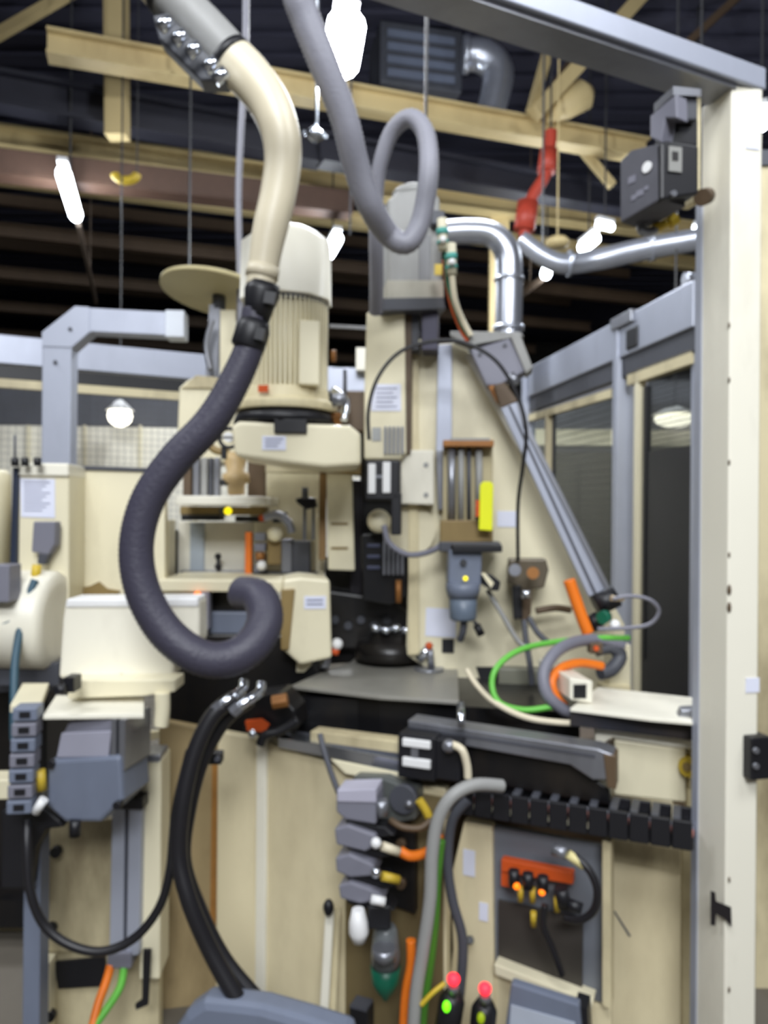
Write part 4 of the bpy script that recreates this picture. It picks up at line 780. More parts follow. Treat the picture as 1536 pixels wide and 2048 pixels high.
cable('green_cable', 'thin dark green cable beside the pale one under the servo plugs', [(890, 500, 2.62), (896, 570, 2.64), (918, 640, 2.66), (938, 676, 2.68)], 4, greenk)
cable('orange_cable', 'thin orange-brown cable behind the pale one under the servo plugs', [(888, 520, 2.66), (900, 600, 2.67), (920, 655, 2.68), (936, 682, 2.68)], 4, ored)

GY2 = 2.82; fg = F(950, 1000, GY2, -4)
t = T('gusset_plate', 'large cream wedge-shaped machine plate with its sloping right edge', 'machine plate', P(980, 1400, GY2))
part(t, 'plate', fpoly(fg, [(820, 692), (926, 684), (965, 745), (1005, 800), (1212, 1180), (1250, 1250), (1250, 1420), (930, 1402), (918, 1380), (812, 1310), (820, 1000)], 0.10), cream, 0.006)
part(t, 'edge_flange', fpoly(fg, [(940, 706), (968, 745), (1200, 1165), (1190, 1172), (930, 712)], 0.02, 0.018), creamw, 0.002)
part(t, 'front_fold', fpoly(fg, [(818, 692), (836, 690), (838, 1310), (816, 1310)], 0.04, 0.03), creamd, 0.003)
part(t, 'grey_strip', fpoly(fg, [(876, 690), (904, 688), (904, 905), (872, 905)], 0.02, 0.02), alu, 0.002)
part(t, 'side_strip', fpoly(fg, [(872, 900), (902, 900), (902, 1020), (876, 1020)], 0.03, 0.04), alub, 0.003)
part(t, 'cover_plate', fpoly(fg, [(802, 900), (868, 900), (868, 1010), (800, 1008)], 0.06, 0.08), creamw, 0.006)
part(t, 'top_knob', MB().ball(P(838, 686, 2.76), S(2.76, 12), 12, (1, 1, .6)), cream)
for (x, y) in ((852, 930), (852, 990)): part(t, 'screw', fg.disc(MB(), x, y, 5, 0.004, 0.083), servo)
part(t, 'label', fbox(fg, 994, 1022, 1036, 1054, 0.002, 0.003), paper); part(t, 'paper_sheet', fpoly(fg, [(852, 1215), (912, 1218), (912, 1276), (850, 1272)], 0.001, 0.003), paper)
part(t, 'black_sticker', fbox(fg, 884, 1278, 908, 1306, 0.002, 0.004), black); part(t, 'foot_opening', fpoly(fg, [(952, 1334), (1090, 1334), (1108, 1400), (975, 1400)], 0.02, 0.006), black)
part(t, 'round_boss', fg.disc(MB(), 822, 1060, 50, 0.02, 0.02), cream)
t = T('foot_box', 'olive-grey terminal box in the opening at the foot of the gusset plate', 'box', P(1035, 1402, 2.7)); f = F(1035, 1370, 2.72, -8)
part(t, 'case', fbox(f, 996, 1338, 1084, 1396, 0.06), M('box_olivegrey', (118, 118, 104), 0.5, dirt=0.3), 0.005); part(t, 'foot', fbox(f, 1000, 1394, 1080, 1406, 0.05), olive)
# aluminium strut along the slope
f = F(1100, 1000, 2.62, -4)
t = T('sloping_profile', 'grey slotted aluminium profile along the sloping plate edge', 'profile', P(1200, 1210, 2.62))
part(t, 'profile', fpoly(f, [(1000, 812), (1034, 804), (1052, 850), (1212, 1168), (1214, 1196), (1188, 1206), (1176, 1190)], 0.04), alu, 0.002)
part(t, 'groove', fpoly(f, [(1016, 812), (1021, 811), (1198, 1196), (1192, 1198)], 0.006, 0.001), greyd); part(t, 'end_block', fpoly(f, [(988, 770), (1010, 764), (1036, 802), (1002, 816)], 0.05, 0.004), brown, 0.003)
part(t, 'side_lip', fpoly(f, [(1034, 804), (1040, 806), (1056, 850), (1220, 1175), (1212, 1180), (1046, 850)], 0.05, 0.01), alub)
t = T('junction_box', 'tilted grey junction box above the sloping profile', 'box', P(1000, 770, 2.7)); f = F(1000, 720, 2.66, -10)
part(t, 'case', fpoly(f, [(940, 700), (1020, 676), (1052, 742), (1000, 770), (972, 772)], 0.1), grey, 0.006); part(t, 'lid', fpoly(f, [(1020, 672), (1040, 668), (1066, 735), (1052, 748)], 0.1, 0.01), servo, 0.004)
part(t, 'flange', fpoly(f, [(900, 662), (1040, 664), (1048, 672), (945, 690), (900, 672)], 0.12), servo, 0.003); part(t, 'gland', MB().cyl(P(1020, 748, 2.62), P(1034, 770, 2.62), S(2.62, 9)), alub); part(t, 'rust_bracket', fpoly(f, [(976, 772), (1000, 768), (1008, 796), (994, 806)], 0.05), rust, 0.003)
for (x, y) in ((960, 708), (1010, 690)): part(t, 'lid_screw', f.disc(MB(), x, y, 4, 0.004, 0.005), greyd)
cable('black_wire', 'thin black wire arching from the spindle housing over the plate and down', [(738, 880, 2.5), (737, 820, 2.5), (756, 755, 2.5), (800, 704, 2.5), (868, 682, 2.5), (930, 686, 2.5), (992, 722, 2.5), (1034, 790, 2.5), (1052, 860, 2.5), (1046, 930, 2.52), (1036, 1010, 2.58), (1036, 1120, 2.66)], 4, rubber)

# marked carriage blocks
def carriage(label, f, x0, y0, x1, y1, bars, back):
    t = T('slide_carriage', label, 'carriage', f.pt((x0 + x1) / 2, y1))
    part(t, 'block', fbox(f, x0, y0, x1, y1, 0.08), black, 0.006)
    for i, b_ in enumerate(bars): part(t, 'white_bar', fbox(f, *b_, 0.012, 0.01), white, 0.003)
    return t
f = F(765, 955, 2.6, -4)
t = carriage('black carriage block with an upright white H shape under the spindle housing', f, 730, 920, 800, 1000, [(736, 927, 751, 987), (765, 924, 781, 986)], 0); part(t, 'crossbar', fbox(f, 751, 950, 765, 956, 0.01, 0.006), alub)
part(t, 'lower_neck', fbox(f, 782, 985, 802, 1070, 0.06), black, 0.004)
f = F(826, 1510, 2.18, BYAW)
t = carriage('black carriage block with a lying white H shape below the turntable', f, 795, 1470, 870, 1560, [(804, 1480, 860, 1496), (804, 1518, 860, 1536)], 0); part(t, 'crossbar', fbox(f, 822, 1496, 836, 1518, 0.01, 0.006), alub)
part(t, 'side_block', fbox(f, 868, 1480, 920, 1562, 0.06, -0.01), black, 0.005); part(t, 'steel_ball', MB().ball(P(898, 1492, 2.12), S(2.12, 14)), alub)
t = T('spindle_nose', 'black spindle nose with blue-grey ribs and bright fins over the chuck', 'spindle', P(770, 1200, 2.85)); f = F(770, 1110, 2.85, -3)
part(t, 'body', fpoly(f, [(722, 1070), (770, 1066), (815, 1075), (815, 1190), (780, 1210), (725, 1200)], 0.12), blackm, 0.006)
for k in range(3): part(t, 'rib', fbox(f, 734, 1088 + k * 22, 760, 1095 + k * 22, 0.01, 0.008), M('rib_blue%d' % k, (70, 74, 96), 0.4, metal=0.3), 0.002)
for k in range(5): part(t, 'steel_fin', fbox(f, 766 + k * 9, 1070 + k * 9, 771 + k * 9, 1150, 0.03, 0.02), alub, 0.001)
part(t, 'cream_collar', MB().ball(P(758, 1042, 2.78), S(2.78, 24), 18), cream); part(t, 'rust_pin', MB().cyl(P(797, 1160, 2.8), P(797, 1205, 2.8), S(2.8, 6)), rust)
cable('grey_cable', 'thin grey cable hanging in a U between spindle nose and plate', [(768, 1050, 2.6), (778, 1085, 2.6), (812, 1108, 2.6), (850, 1106, 2.62), (882, 1090, 2.68), (890, 1070, 2.72)], 6, grey)

# pneumatic fixture on the gusset plate
t = T('pneumatic_slide', 'guided cylinder with brown end plate and steel rods on the gusset plate', 'slide', P(935, 1085, 2.7)); f = F(935, 980, 2.66, -4)
part(t, 'top_plate', fbox(f, 886, 880, 988, 893, 0.1), rust, 0.003); part(t, 'top_cap', fbox(f, 900, 876, 980, 882, 0.09), servo, 0.002)
for x, r_, m_ in ((903, 8, alub), (922, 6, servo), (938, 4, greyd), (958, 7, servo)): part(t, 'guide_rod', MB().cyl(P(x, 892, 2.7), P(x, 1042, 2.7), S(2.7, r_)), m_)
part(t, 'bottom_block', fpoly(f, [(880, 1040), (958, 1040), (986, 1052), (986, 1084), (880, 1086)], 0.12), olive, 0.005)
part(t, 'base_plate', fbox(f, 878, 1084, 1002, 1104, 0.12, 0.02), greyd, 0.004)
part(t, 'backing_plate', fbox(f, 886, 893, 985, 1045, 0.02, -0.07), M('backing_tan', (190, 178, 140), 0.5, dirt=0.3), 0.002)
t = T('yellow_tag', 'bright yellow tag clipped to the guided cylinder', 'tag', P(972, 1062, 2.58)); f = F(972, 1015, 2.6, 0)
part(t, 'tag', fpoly(f, [(960, 970), (966, 963), (982, 963), (987, 970), (985, 1062), (958, 1060)], 0.01), yellow, 0.003); part(t, 'clip', fbox(f, 952, 1000, 959, 1034, 0.02), ored, 0.002)
t = T('gripper_motor', 'blue-grey stepped cylinder body hanging below the guided slide', 'actuator', P(925, 1240, 2.6)); f = F(925, 1160, 2.6, 0); ax = lambda y: P(926, y, 2.62)
part(t, 'upper_body', fpoly(f, [(898, 1100), (965, 1100), (962, 1170), (955, 1180), (900, 1180), (896, 1160)], 0.1), greyb, 0.006)
part(t, 'middle_ring', MB().lathe(ax(1195), ax(1165), [(0, S(2.62, 30)), (0.5, S(2.62, 34)), (1, S(2.62, 34))], 24), greyb)
part(t, 'lower_body', MB().lathe(ax(1240), ax(1190), [(0, S(2.62, 24)), (0.1, S(2.62, 27)), (1, S(2.62, 28))], 24), M('steel_bluegrey', (100, 112, 128), 0.4), 0.0)
part(t, 'led', MB().ball(P(931, 1157, 2.56), S(2.56, 5)), led_y); part(t, 'silver_screw', f.disc(MB(), 927, 1125, 7, 0.02, 0.012), chrome); part(t, 'side_switch', fpoly(f, [(965, 1148), (985, 1150), (1002, 1164), (998, 1182), (985, 1182), (965, 1170)], 0.05), black, 0.004)
part(t, 'switch_label', fpoly(f, [(962, 1146), (970, 1146), (988, 1166), (982, 1176)], 0.004, 0.01), cream); part(t, 'top_bar', fbox(f, 905, 1090, 1005, 1104, 0.06, 0.03), black, 0.003); part(t, 'tail', MB().tube(line([(928, 1240, 2.62), (926, 1262, 2.62), (920, 1280, 2.64)]), 0.012, 8), greyd)
t = T('sensor_plug', 'small black angled plug below the blue-grey cylinder', 'plug', P(960, 1275, 2.7)); part(t, 'body', MB().cyl(P(953, 1250, 2.68), P(963, 1270, 2.68), S(2.68, 8)), black); part(t, 'neck', MB().cyl(P(949, 1243, 2.68), P(953, 1250, 2.68), S(2.68, 4)), greyd)
t = T('solenoid_block', 'oily grey-brown valve block with dark plugs right of the blue-grey cylinder', 'valve', P(1050, 1250, 2.7)); f = F(1050, 1150, 2.68, -6)
part(t, 'block', fpoly(f, [(1018, 1118), (1092, 1118), (1098, 1140), (1088, 1176), (1050, 1182), (1015, 1166)], 0.08), M('oily_grey', (104, 96, 82), 0.4, metal=0.3, dirt=0.5, scale=16), 0.006)
part(t, 'plug', fpoly(f, [(1024, 1174), (1042, 1170), (1046, 1236), (1028, 1240)], 0.05, 0.01), black, 0.004); part(t, 'plug', fpoly(f, [(1046, 1176), (1064, 1178), (1062, 1228), (1050, 1246), (1042, 1242)], 0.05, 0.0), brown, 0.004); part(t, 'fitting', MB().cyl(P(1052, 1180, 2.6), P(1052, 1196, 2.6), S(2.6, 9)), chrome); part(t, 'valve_cap', MB().cyl(P(1030, 1140, 2.6), P(1030, 1140, 2.56), S(2.6, 12)), alub); part(t, 'valve_cap', MB().cyl(P(1066, 1146, 2.6), P(1066, 1146, 2.56), S(2.6, 12)), rust)
cable('grey_cable', 'grey cable dropping straight from the valve block plugs', [(1048, 1240, 2.64), (1052, 1280, 2.62), (1060, 1330, 2.6), (1064, 1370, 2.6)], 6, greyd)
cable('grey_cable', 'dark cable curling right from the valve block plugs', [(1058, 1235, 2.64), (1075, 1265, 2.62), (1100, 1288, 2.6)], 6, greyd)
cable('grey_cable', 'long pale grey cable slanting down across the plate foot', [(975, 1180, 2.66), (1005, 1230, 2.64), (1035, 1280, 2.62), (1060, 1300, 2.6)], 5, servo)
cable('brown_pipe', 'short brown pipe running right from the valve block', [(1072, 1222, 2.7), (1110, 1216, 2.7), (1140, 1220, 2.72)], 7, brown, cat='pipe')

# loops of cable right of the plate
cable('orange_cable', 'straight thick orange cable coming down beside the sloping profile', [(1138, 1160, 2.5), (1150, 1195, 2.5), (1164, 1235, 2.5), (1176, 1266, 2.5)], 12, orange, 12)
cable('conduit_loop', 'grey conduit curling round in a wide loop at the right of the plate', [(1246, 1290, 2.5), (1200, 1280, 2.48), (1150, 1284, 2.4), (1110, 1306, 2.32), (1088, 1345, 2.28), (1094, 1388, 2.26), (1122, 1416, 2.26), (1146, 1428, 2.27)], 12, grey, 14, rib=0.03, step=0.006, cat='conduit')
cable('conduit_loop', 'dark grey conduit end behind the grey loop', [(1190, 1300, 2.5), (1222, 1294, 2.5), (1240, 1312, 2.5), (1224, 1338, 2.48), (1200, 1346, 2.46)], 14, greyd, 14, rib=0.03, step=0.006, cat='conduit')
cable('orange_cable', 'orange cable bending inside the grey conduit loop', [(1204, 1332, 2.4), (1160, 1326, 2.36), (1122, 1336, 2.32), (1104, 1362, 2.29), (1112, 1392, 2.28), (1130, 1412, 2.28)], 9, orange, 10)
cable('green_cable', 'bright green cable making a big loop left of the grey conduit', [(1258, 1276, 2.5), (1190, 1276, 2.46), (1110, 1284, 2.4), (1040, 1300, 2.34), (996, 1332, 2.3), (984, 1370, 2.28), (1000, 1406, 2.26), (1050, 1420, 2.26), (1112, 1412, 2.26)], 6, green)
cable('cream_cable', 'pale cable sweeping low in front of the plate foot', [(934, 1340, 2.4), (955, 1372, 2.34), (990, 1405, 2.26), (1050, 1434, 2.2), (1120, 1445, 2.18), (1180, 1445, 2.18)], 6, conduitb)
cable('grey_wire_loop', 'thin grey wire loop standing out to the right of the cable ends', [(1225, 1198, 2.45), (1262, 1192, 2.44), (1300, 1200, 2.42), (1318, 1222, 2.42), (1300, 1248, 2.43), (1256, 1256, 2.45), (1195, 1258, 2.48)], 4, grey)
t = T('cable_socket', 'dark round multi-pin socket at the lower end of the sloping profile', 'socket', P(1205, 1250, 2.55))
part(t, 'shell', MB().cyl(P(1190, 1212, 2.56), P(1232, 1192, 2.56), S(2.56, 22)), black); part(t, 'insert', MB().cyl(P(1212, 1232, 2.5), P(1204, 1236, 2.48), S(2.5, 13)), greenk); part(t, 'clamp', MB().cyl(P(1180, 1232, 2.55), P(1200, 1256, 2.53), S(2.55, 14)), black); part(t, 'white_plug', MB().ball(P(1230, 1250, 2.48), S(2.48, 11)), white); part(t, 'pale_tail', MB().cyl(P(1222, 1196, 2.47), P(1248, 1200, 2.47), S(2.47, 6), S(2.47, 3)), M('tail_tan', (206, 186, 150), 0.5))
t = T('connector_clamp', 'small red-brown clamp inside the conduit loop', 'clamp', P(1196, 1305, 2.44)); part(t, 'clamp', fbox(F(1196, 1296, 2.42), 1180, 1286, 1206, 1308, 0.04), brown, 0.004); part(t, 'screw', F(1196, 1296, 2.42).disc(MB(), 1193, 1297, 5, 0.01, 0.008), ored)

# ------------------------------------------------------------------ right worktop group
wz = P(1200, 1412, 2.18).z
t = T('worktop', 'bright cream worktop plate with a thick black front edge', 'worktop', P(1280, 1470, 2.15))
part(t, 'top_plate', flat([(1140, 1416), (1196, 1374), (1398, 1396), (1440, 1448), (1300, 1436)], 0, wz, 0.01), creamw, 0.002)
f = F(1146, 1420, 2.16, BYAW + 6)
part(t, 'front_edge', fpoly(f, [(1140, 1422), (1420, 1450), (1420, 1486), (1140, 1452)], 0.03), M('edge_navy', (30, 32, 42), 0.45, dirt=0.3), 0.004)
part(t, 'corner_bracket', fpoly(f, [(1362, 1420), (1400, 1418), (1400, 1446), (1352, 1440)], 0.05, 0.01), alub, 0.004)
t = T('square_tube', 'open-ended cream square tube lying on the worktop', 'tube', P(1180, 1405, 2.2)); f = F(1163, 1380, 2.2, 6)
part(t, 'tube', fpoly(f, [(1140, 1356), (1186, 1362), (1186, 1408), (1140, 1400)], 0.3), creamw, 0.005); part(t, 'tube_mouth', fbox(f, 1147, 1369, 1173, 1397, 0.004, 0.002), black)
t = T('cable_post', 'grimy cream post behind the square tube', 'post', P(1225, 1385, 2.5)); part(t, 'post', fbox(F(1235, 1330, 2.58), 1218, 1290, 1262, 1480, 0.06), cream, 0.005); part(t, 'plinth', fbox(F(1235, 1330, 2.56), 1205, 1372, 1262, 1392, 0.07), creamd, 0.003)
t = T('support_block', 'cream block column carrying the worktop at right', 'support', P(1290, 1600, 2.15)); f = F(1290, 1530, 2.16, BYAW + 8)
part(t, 'block', fpoly(f, [(1228, 1478), (1372, 1496), (1372, 1606), (1228, 1590)], 0.12), cream, 0.006); part(t, 'head_plate', fpoly(f, [(1190, 1452), (1400, 1482), (1400, 1502), (1224, 1476), (1190, 1498)], 0.14, 0.012), creamw, 0.004); part(t, 'side_leg', fpoly(f, [(1374, 1500), (1410, 1505), (1410, 1640), (1374, 1630)], 0.05, -0.02), creamd, 0.004)
part(t, 'brass_bush', f.disc(MB(), 1378, 1536, 19, 0.05, 0.02), yelp); part(t, 'bush_hole', f.disc(MB(), 1374, 1534, 9, 0.005, 0.024), olive)
t = T('slide_rail', 'long worn grey linear rail under the turntable', 'rail', P(1020, 1500, 2.15)); f = F(1020, 1490, 2.14, BYAW)
part(t, 'rail', fpoly(f, [(815, 1440), (1196, 1498), (1228, 1510), (1228, 1560), (1186, 1560), (1140, 1530), (818, 1472)], 0.08), alub, 0.004); part(t, 'rail_groove', fpoly(f, [(816, 1452), (1190, 1510), (1190, 1516), (816, 1457)], 0.004, 0.002), greyd)
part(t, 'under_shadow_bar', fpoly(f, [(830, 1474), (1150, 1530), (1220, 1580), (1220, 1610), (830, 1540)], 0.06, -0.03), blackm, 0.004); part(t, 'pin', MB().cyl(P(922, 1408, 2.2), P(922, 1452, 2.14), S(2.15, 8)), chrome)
part(t, 'end_block', fpoly(f, [(1206, 1508), (1232, 1512), (1232, 1580), (1214, 1575)], 0.07, 0.004), brown, 0.003)
cable('cream_cable', 'short yellowish cable dropping beside the lying H block', [(902, 1488, 2.12), (924, 1500, 2.1), (934, 1530, 2.1), (936, 1556, 2.1)], 8, conduitb)
# energy chain
f = F(1150, 1610, 2.06, BYAW)
t = T('cable_chain', 'long black energy chain with open links running to the right column', 'cable chain', f.pt(1150, 1660))
u0 = f.uw(915, 1590)[0]; u1 = f.uw(1388, 1640)[0]; n_ = 12
wtop = f.uw(1150, 1592)[1]; wbot = f.uw(1150, 1640)[1]
lower = MB()
for k in range(n_):
    a0 = u0 + (u1 - u0) * k / n_; a1 = u0 + (u1 - u0) * (k + 0.93) / n_; am = (a0 + a1) / 2
    def ub(x0, x1, z0, z1, n0, n1):
        return MB().hexa([f.raw(x0, z0, n0), f.raw(x1, z0, n0), f.raw(x1, z0, n1), f.raw(x0, z0, n1), f.raw(x0, z1, n0), f.raw(x1, z1, n0), f.raw(x1, z1, n1), f.raw(x0, z1, n1)])
    lk = part(t, 'link', ub(a0, a1, wbot - 0.03, wtop - 0.02, 0.012, 0), black, 0.003)
    part(t, 'link', ub(a0, a1, wbot - 0.03, wtop - 0.02, -0.09, -0.1), black, 0.003)
    part(t, 'crossbar', ub(a0, a0 + (a1 - a0) * 0.42, wtop - 0.03, wtop - 0.018, 0.0, -0.09), greyd, 0.002)
part(t, 'bottom_strip', MB().hexa([f.raw(u0, wbot - 0.03, 0), f.raw(u1, wbot - 0.03, 0), f.raw(u1, wbot - 0.03, -.1), f.raw(u0, wbot - 0.03, -.1), f.raw(u0, wbot - 0.018, 0), f.raw(u1, wbot - 0.018, 0), f.raw(u1, wbot - 0.018, -.1), f.raw(u0, wbot - 0.018, -.1)]), black)
for k, m_ in enumerate((M('cable_pink', (170, 110, 100), 0.5), grey, alub)):
    part(t, 'inner_cable', MB().tube([f.raw(u0 + 0.01, wbot, -0.03 - 0.02 * k), f.raw((u0 + u1) / 2, wbot + 0.008, -0.03 - 0.02 * k), f.raw(u1, wbot, -0.03 - 0.02 * k)], 0.01, 8), m_)
cable('conduit_loop', 'grey conduit bending from the chain end down through the valve area', [(1005, 1572, 2.08), (950, 1570, 2.05), (905, 1592, 2.03), (876, 1640, 2.03), (864, 1710, 2.03), (860, 1800, 2.03), (846, 1900, 2.03), (832, 1990, 2.03), (826, 2080, 2.03)], 13, servo, 16, rib=0.03, step=0.006, cat='conduit')
cable('conduit_loop', 'second darker grey conduit beside it, behind', [(935, 1600, 2.12), (905, 1640, 2.12), (895, 1720, 2.12), (905, 1800, 2.12), (925, 1880, 2.12), (920, 1980, 2.12), (905, 2080, 2.12)], 10, greyd, 12, rib=0.03, step=0.006, cat='conduit')
cable('green_cable', 'thick green cable running down left of the control recess', [(880, 1680, 2.08), (872, 1760, 2.08), (868, 1840, 2.08), (858, 1930, 2.08), (846, 2010, 2.08), (842, 2080, 2.08)], 11, M('green_cable_deep', (72, 130, 40), 0.5))
cable('orange_cable', 'orange cable low beside the green filter cap', [(822, 1880, 2.12), (822, 1930, 2.12), (812, 1985, 2.12), (806, 2080, 2.12)], 10, orange)
cable('orange_cable', 'short orange cable from the second grey valve', [(800, 1702, 2.1), (822, 1712, 2.1), (850, 1706, 2.12), (872, 1690, 2.14), (880, 1670, 2.16)], 10, orange)
cable('brown_cable', 'brown cable coming out beneath the steel regulator', [(780, 1640, 2.14), (805, 1654, 2.12), (840, 1656, 2.12), (862, 1640, 2.13)], 7, brown)
cable('black_wire', 'dark wire from the turntable edge down to the valve stack', [(640, 1468, 2.2), (648, 1500, 2.18), (662, 1545, 2.16), (680, 1592, 2.14)], 6, greyd)

# valve stack
for k, (pts, lb) in enumerate((([(672, 1586), (752, 1584), (754, 1612), (752, 1650), (690, 1640), (672, 1624)], 'topmost grey valve of the stack, pale on top'), ([(668, 1658), (695, 1650), (750, 1670), (756, 1690), (730, 1704), (672, 1690)], 'second grey valve from the top of the stack'), ([(670, 1716), (698, 1708), (748, 1730), (752, 1752), (700, 1756), (672, 1744)], 'third grey valve from the top of the stack'), ([(676, 1772), (700, 1764), (756, 1784), (770, 1800), (720, 1808), (680, 1798)], 'lowest grey valve of the stack, with white plug'))):
    f = F(710, pts[0][1] + 25, 2.1, BYAW + 10); t = T('solenoid_valve', lb, 'valve', f.pt(715, pts[3][1]), 'grey valves stacked on the base cabinet')
    part(t, 'coil', fpoly(f, pts, 0.09), grey, 0.006)
    part(t, 'black_base', fpoly(f, [(690, pts[3][1] - 8 + k * 0), (770, pts[3][1] + 4), (790, pts[3][1] + 22), (760, pts[3][1] + 26), (695, pts[3][1] + 8)], 0.06, -0.02), black, 0.004)
    if k == 0: part(t, 'top_face', fpoly(f, [(674, 1580), (752, 1578), (752, 1606), (674, 1604)], 0.085, 0.004), M('valve_pale', (176, 174, 190), 0.45), 0.003)
    if k in (1, 2): part(t, 'plug_nut', MB().ball(P(752, (0, 1686, 1745)[k], 2.06), S(2.06, 11)), chrome if k == 2 else white); part(t, 'plug_tail', MB().cyl(P(764, (0, 1692, 1752)[k], 2.07), P(798, (0, 1704, 1760)[k], 2.08), S(2.07, 9)), yelp if k == 2 else conduitb)
    if k == 3: part(t, 'white_plug', MB().cyl(P(742, 1798, 2.05), P(770, 1804, 2.05), S(2.05, 9)), white)
t = T('pressure_regulator', 'steel and black pressure regulator right of the top grey valve', 'regulator', P(790, 1650, 2.2)); f = F(790, 1590, 2.2, BYAW)
part(t, 'body', fpoly(f, [(705, 1552), (770, 1556), (830, 1580), (832, 1640), (790, 1648), (745, 1640), (705, 1585)], 0.08), M('reg_grey', (98, 102, 100), 0.4, metal=0.3, dirt=0.3), 0.008); part(t, 'dial', f.disc(MB(), 805, 1600, 28, 0.03, 0.02), greyd); part(t, 'dial_glint', MB().ball(f.pt(818, 1608, 0.03), S(2.2, 8)), alub); part(t, 'knob', MB().cyl(P(762, 1600, 2.1), P(764, 1630, 2.1), S(2.1, 14)), alub)
part(t, 'brass_elbow', MB().tube(line([(838, 1600, 2.15), (850, 1618, 2.15), (858, 1634, 2.15)]), S(2.15, 9), 10), yelp)
t = T('black_manifold', 'black manifold strip behind the grey valves', 'manifold', P(780, 1800, 2.25)); f = F(790, 1720, 2.24, BYAW); part(t, 'strip', fpoly(f, [(752, 1640), (830, 1660), (830, 1830), (752, 1800)], 0.06), blackm, 0.006); part(t, 'port', f.disc(MB(), 800, 1690, 10, 0.02, 0.02), brown); part(t, 'port', f.disc(MB(), 800, 1770, 10, 0.02, 0.02), brown)
t = T('air_filter', 'air filter with smoky bowl and dark green cap at its foot', 'filter', P(770, 2000, 2.12)); ax = lambda y: P(771, y, 2.13)
part(t, 'bowl', MB().lathe(ax(1932), ax(1850), [(0, S(2.1, 30)), (0.3, S(2.1, 30)), (0.9, S(2.1, 24)), (1, S(2.1, 18))], 24), M('bowl_smoke', (104, 108, 110), 0.25)); part(t, 'green_cap', MB().lathe(ax(2000), ax(1930), [(0, S(2.1, 5)), (0.12, S(2.1, 9)), (0.25, S(2.1, 17)), (0.5, S(2.1, 27)), (1, S(2.1, 31))], 24), greenk, label='dark green pointed cap')
part(t, 'head', fbox(F(760, 1835, 2.08), 735, 1812, 782, 1860, 0.08), black, 0.006); part(t, 'white_knob', MB().lathe(P(718, 1884, 2.08), P(716, 1818, 2.08), [(0, S(2.08, 12)), (0.3, S(2.08, 20)), (0.6, S(2.08, 19)), (1, S(2.08, 12))], 18), white); part(t, 'silver_collar', MB().cyl(P(768, 1895, 2.06), P(768, 1918, 2.06), S(2.06, 24)), alub)

# ------------------------------------------------------------------ control recess on the right of the base
f = F(1080, 1830, 2.18, BYAW - 2)
t = T('control_recess', 'open cream-framed control box with grey inner panel under the energy chain', 'control box', f.pt(1080, 2020))
part(t, 'top_lip', fpoly(f, [(924, 1606), (1200, 1656), (1200, 1670), (924, 1620)], 0.06, 0.08), cream, 0.003)
part(t, 'left_side', fpoly(f, [(928, 1640), (984, 1652), (990, 2140), (880, 2110), (905, 1900), (900, 1760)], 0.04, 0.02), creamb, 0.006)
part(t, 'inner_panel', fpoly(f, [(980, 1650), (1218, 1694), (1214, 2010), (985, 1935)], 0.02), M('panel_bluegrey', (112, 116, 124), 0.5, var=0.08), 0.003)
part(t, 'right_side', fpoly(f, [(1204, 1680), (1222, 1684), (1222, 2020), (1204, 2012)], 0.06, 0.05), creamd, 0.003)
part(t, 'bottom_lip', fpoly(f, [(988, 1928), (1186, 2004), (1182, 2024), (990, 1950)], 0.06, 0.06), cream, 0.003)
part(t, 'lower_sheet', fpoly(f, [(988, 1936), (1222, 2020), (1222, 2200), (988, 2130)], 0.03, 0.01), creamb, 0.004)
part(t, 'dark_plate', fpoly(f, [(996, 1800), (1166, 1838), (1164, 1985), (996, 1926)], 0.01, 0.016), M('plate_brownblack', (58, 54, 50), 0.5), 0.002)
part(t, 'white_label', fbox(f, 926, 1700, 950, 1752, 0.002, 0.024), paper); part(t, 'white_label', fbox(f, 958, 1806, 976, 1842, 0.002, 0.024), paper); part(t, 'lock', MB().lathe(f.pt(940, 1880, 0.02), f.pt(940, 1880, 0.05), [(0, .012), (1, .01)]), black)
t = T('terminal_strip', 'orange terminal strip with black plugs and two glowing orange lamps', 'terminal', f.pt(1075, 1780))
part(t, 'strip', fpoly(f, [(1002, 1718), (1146, 1746), (1146, 1770), (1002, 1744)], 0.03, 0.05), ored, 0.003); part(t, 'strip', fpoly(f, [(1002, 1744), (1020, 1748), (1020, 1776), (1002, 1772)], 0.03, 0.045), ored, 0.002)
for k, x in enumerate((1028, 1056, 1086)): part(t, 'plug', MB().cyl(f.pt(x, 1740 + k * 6, 0.08), f.pt(x, 1770 + k * 6, 0.08), S(2.1, 11)), black)
part(t, 'plug', MB().cyl(f.pt(1122, 1776, 0.08), f.pt(1128, 1812, 0.07), S(2.1, 14)), black); part(t, 'plug', MB().cyl(f.pt(1132, 1805, 0.07), f.pt(1164, 1818, 0.07), S(2.1, 11)), black)
for x, y in ((1033, 1772), (1084, 1784)): part(t, 'indicator', MB().ball(f.pt(x, y, 0.09), S(2.1, 7)), led_o, label='glowing orange lamp')
for x, y in ((1041, 1780), (1065, 1782), (1067, 1830), (1114, 1800)): part(t, 'wire_end', MB().cyl(f.pt(x, y - 6, 0.075), f.pt(x, y + 22, 0.07), S(2.1, 6)), yelp)
cable('black_wire', 'dark cable curving round the right of the terminal strip', [(1148, 1712, 2.0), (1178, 1740, 1.98), (1194, 1780, 1.97), (1188, 1820, 1.98), (1160, 1840, 2.0), (1130, 1836, 2.03)], 8, rubber)
cable('black_wire', 'dark cable hanging over the brown-black plate', [(1090, 1810, 2.06), (1086, 1850, 2.06), (1104, 1895, 2.06), (1124, 1950, 2.06)], 7, rubber)
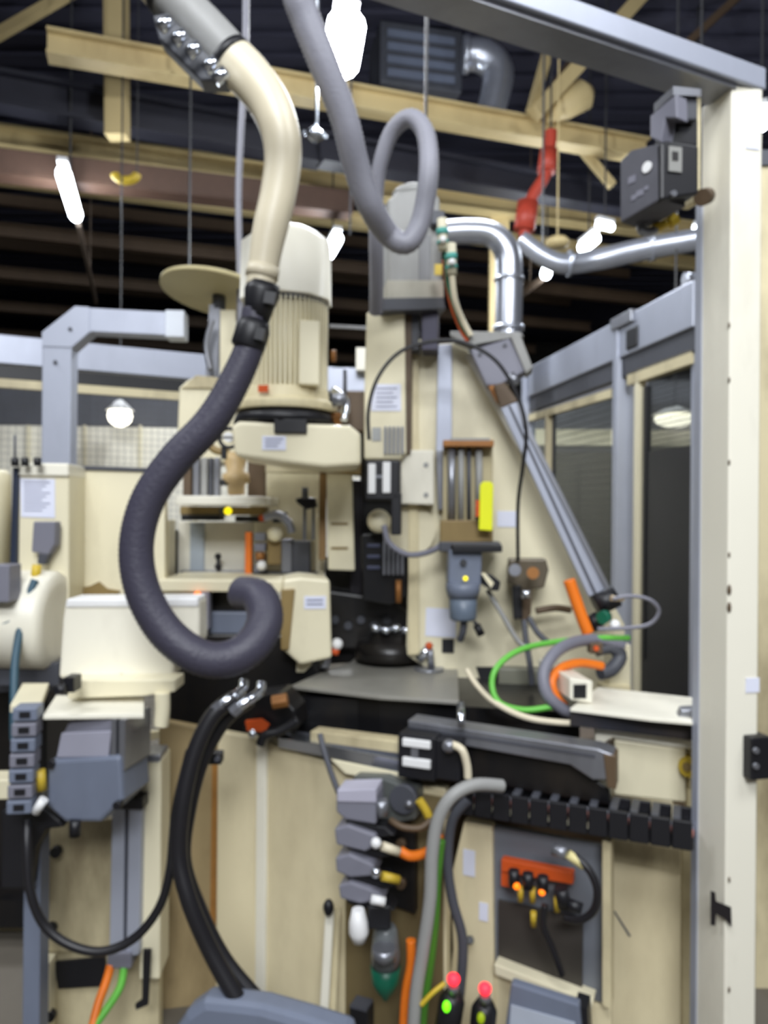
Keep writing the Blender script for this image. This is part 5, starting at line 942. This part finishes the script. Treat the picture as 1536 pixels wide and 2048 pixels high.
t = T('cable_plug', 'silver and yellow plug at the top right of the control recess', 'plug', P(1150, 1730, 2.0)); part(t, 'silver_body', MB().cyl(P(1106, 1698, 2.03), P(1134, 1708, 2.01), S(2.02, 12)), alub); part(t, 'yellow_sleeve', MB().cyl(P(1136, 1708, 2.0), P(1168, 1732, 1.99), S(2, 9)), M('sleeve_yellow', (222, 210, 150), 0.5))
t = T('display_box', 'blue-grey display box with a pale lower half at the bottom', 'display', P(1085, 2060, 1.98)); f4 = F(1085, 2010, 1.98, BYAW)
part(t, 'case', fpoly(f4, [(1022, 1966), (1158, 2010), (1168, 2120), (1004, 2100)], 0.03), greyb, 0.005); part(t, 'pale_panel', fpoly(f4, [(1022, 2010), (1150, 2046), (1150, 2110), (1016, 2100)], 0.004, 0.003), M('pale_bluewhite', (176, 184, 198), 0.4))
part(t, 'side', fpoly(f4, [(1150, 2010), (1175, 2018), (1180, 2120), (1158, 2120)], 0.06, -0.02), black)
def pilot(label, x, y, gx, gy, lit):
    t = T('pilot_lamp', label, 'pilot lamp', P(x, y + 40, 2.0), 'red pilot lamps')
    part(t, 'red_lens', MB().ball(P(x, y, 1.98), S(1.98, 13), 16, (1, 1, .9)), led_r); part(t, 'collar', MB().cyl(P(x, y + 26, 2.0), P(x, y + 10, 1.99), S(2, 11)), alub); part(t, 'body', MB().lathe(P(gx, y + 110, 2.02), P(x, y + 24, 2.02), [(0, S(2, 26)), (0.8, S(2, 26)), (1, S(2, 16))], 18), black)
    part(t, 'led', MB().ball(P(gx, gy, 1.98), S(1.98, 8), 12, (1, 1, 1.4)), lit, label='green indicator')
pilot('left red pilot lamp with bright green light below', 907, 1958, 893, 2013, led_g); pilot('right red pilot lamp beside the display box', 970, 1977, 962, 2036, E('dim_green', (120, 140, 10), 0.7))
cable('yellow_wire', 'thin yellow-brown wire to the left red pilot lamp', [(842, 2010, 2.02), (866, 1985, 2.02), (890, 1966, 2.03)], 5, yelp)
# right-hand lower cabinet
t = T('base_cabinet', 'tall cream cabinet front between control recess and right column', 'cabinet', (P(1300, 1850, 2.15).x, 2.2, 0)); f = F(1300, 1850, 2.2, BYAW + 6)
part(t, 'front', fpoly(f, [(1220, 1640), (1362, 1670), (1362, 2300), (1214, 2260)], 0.3), creamb, 0.006)
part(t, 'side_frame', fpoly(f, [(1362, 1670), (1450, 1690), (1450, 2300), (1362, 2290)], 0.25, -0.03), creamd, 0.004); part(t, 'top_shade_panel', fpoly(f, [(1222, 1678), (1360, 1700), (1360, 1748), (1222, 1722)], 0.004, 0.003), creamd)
part(t, 'scratch', fpoly(f, [(1226, 1822), (1230, 1822), (1262, 1872), (1258, 1874)], 0.0008, 0.001), greyd)
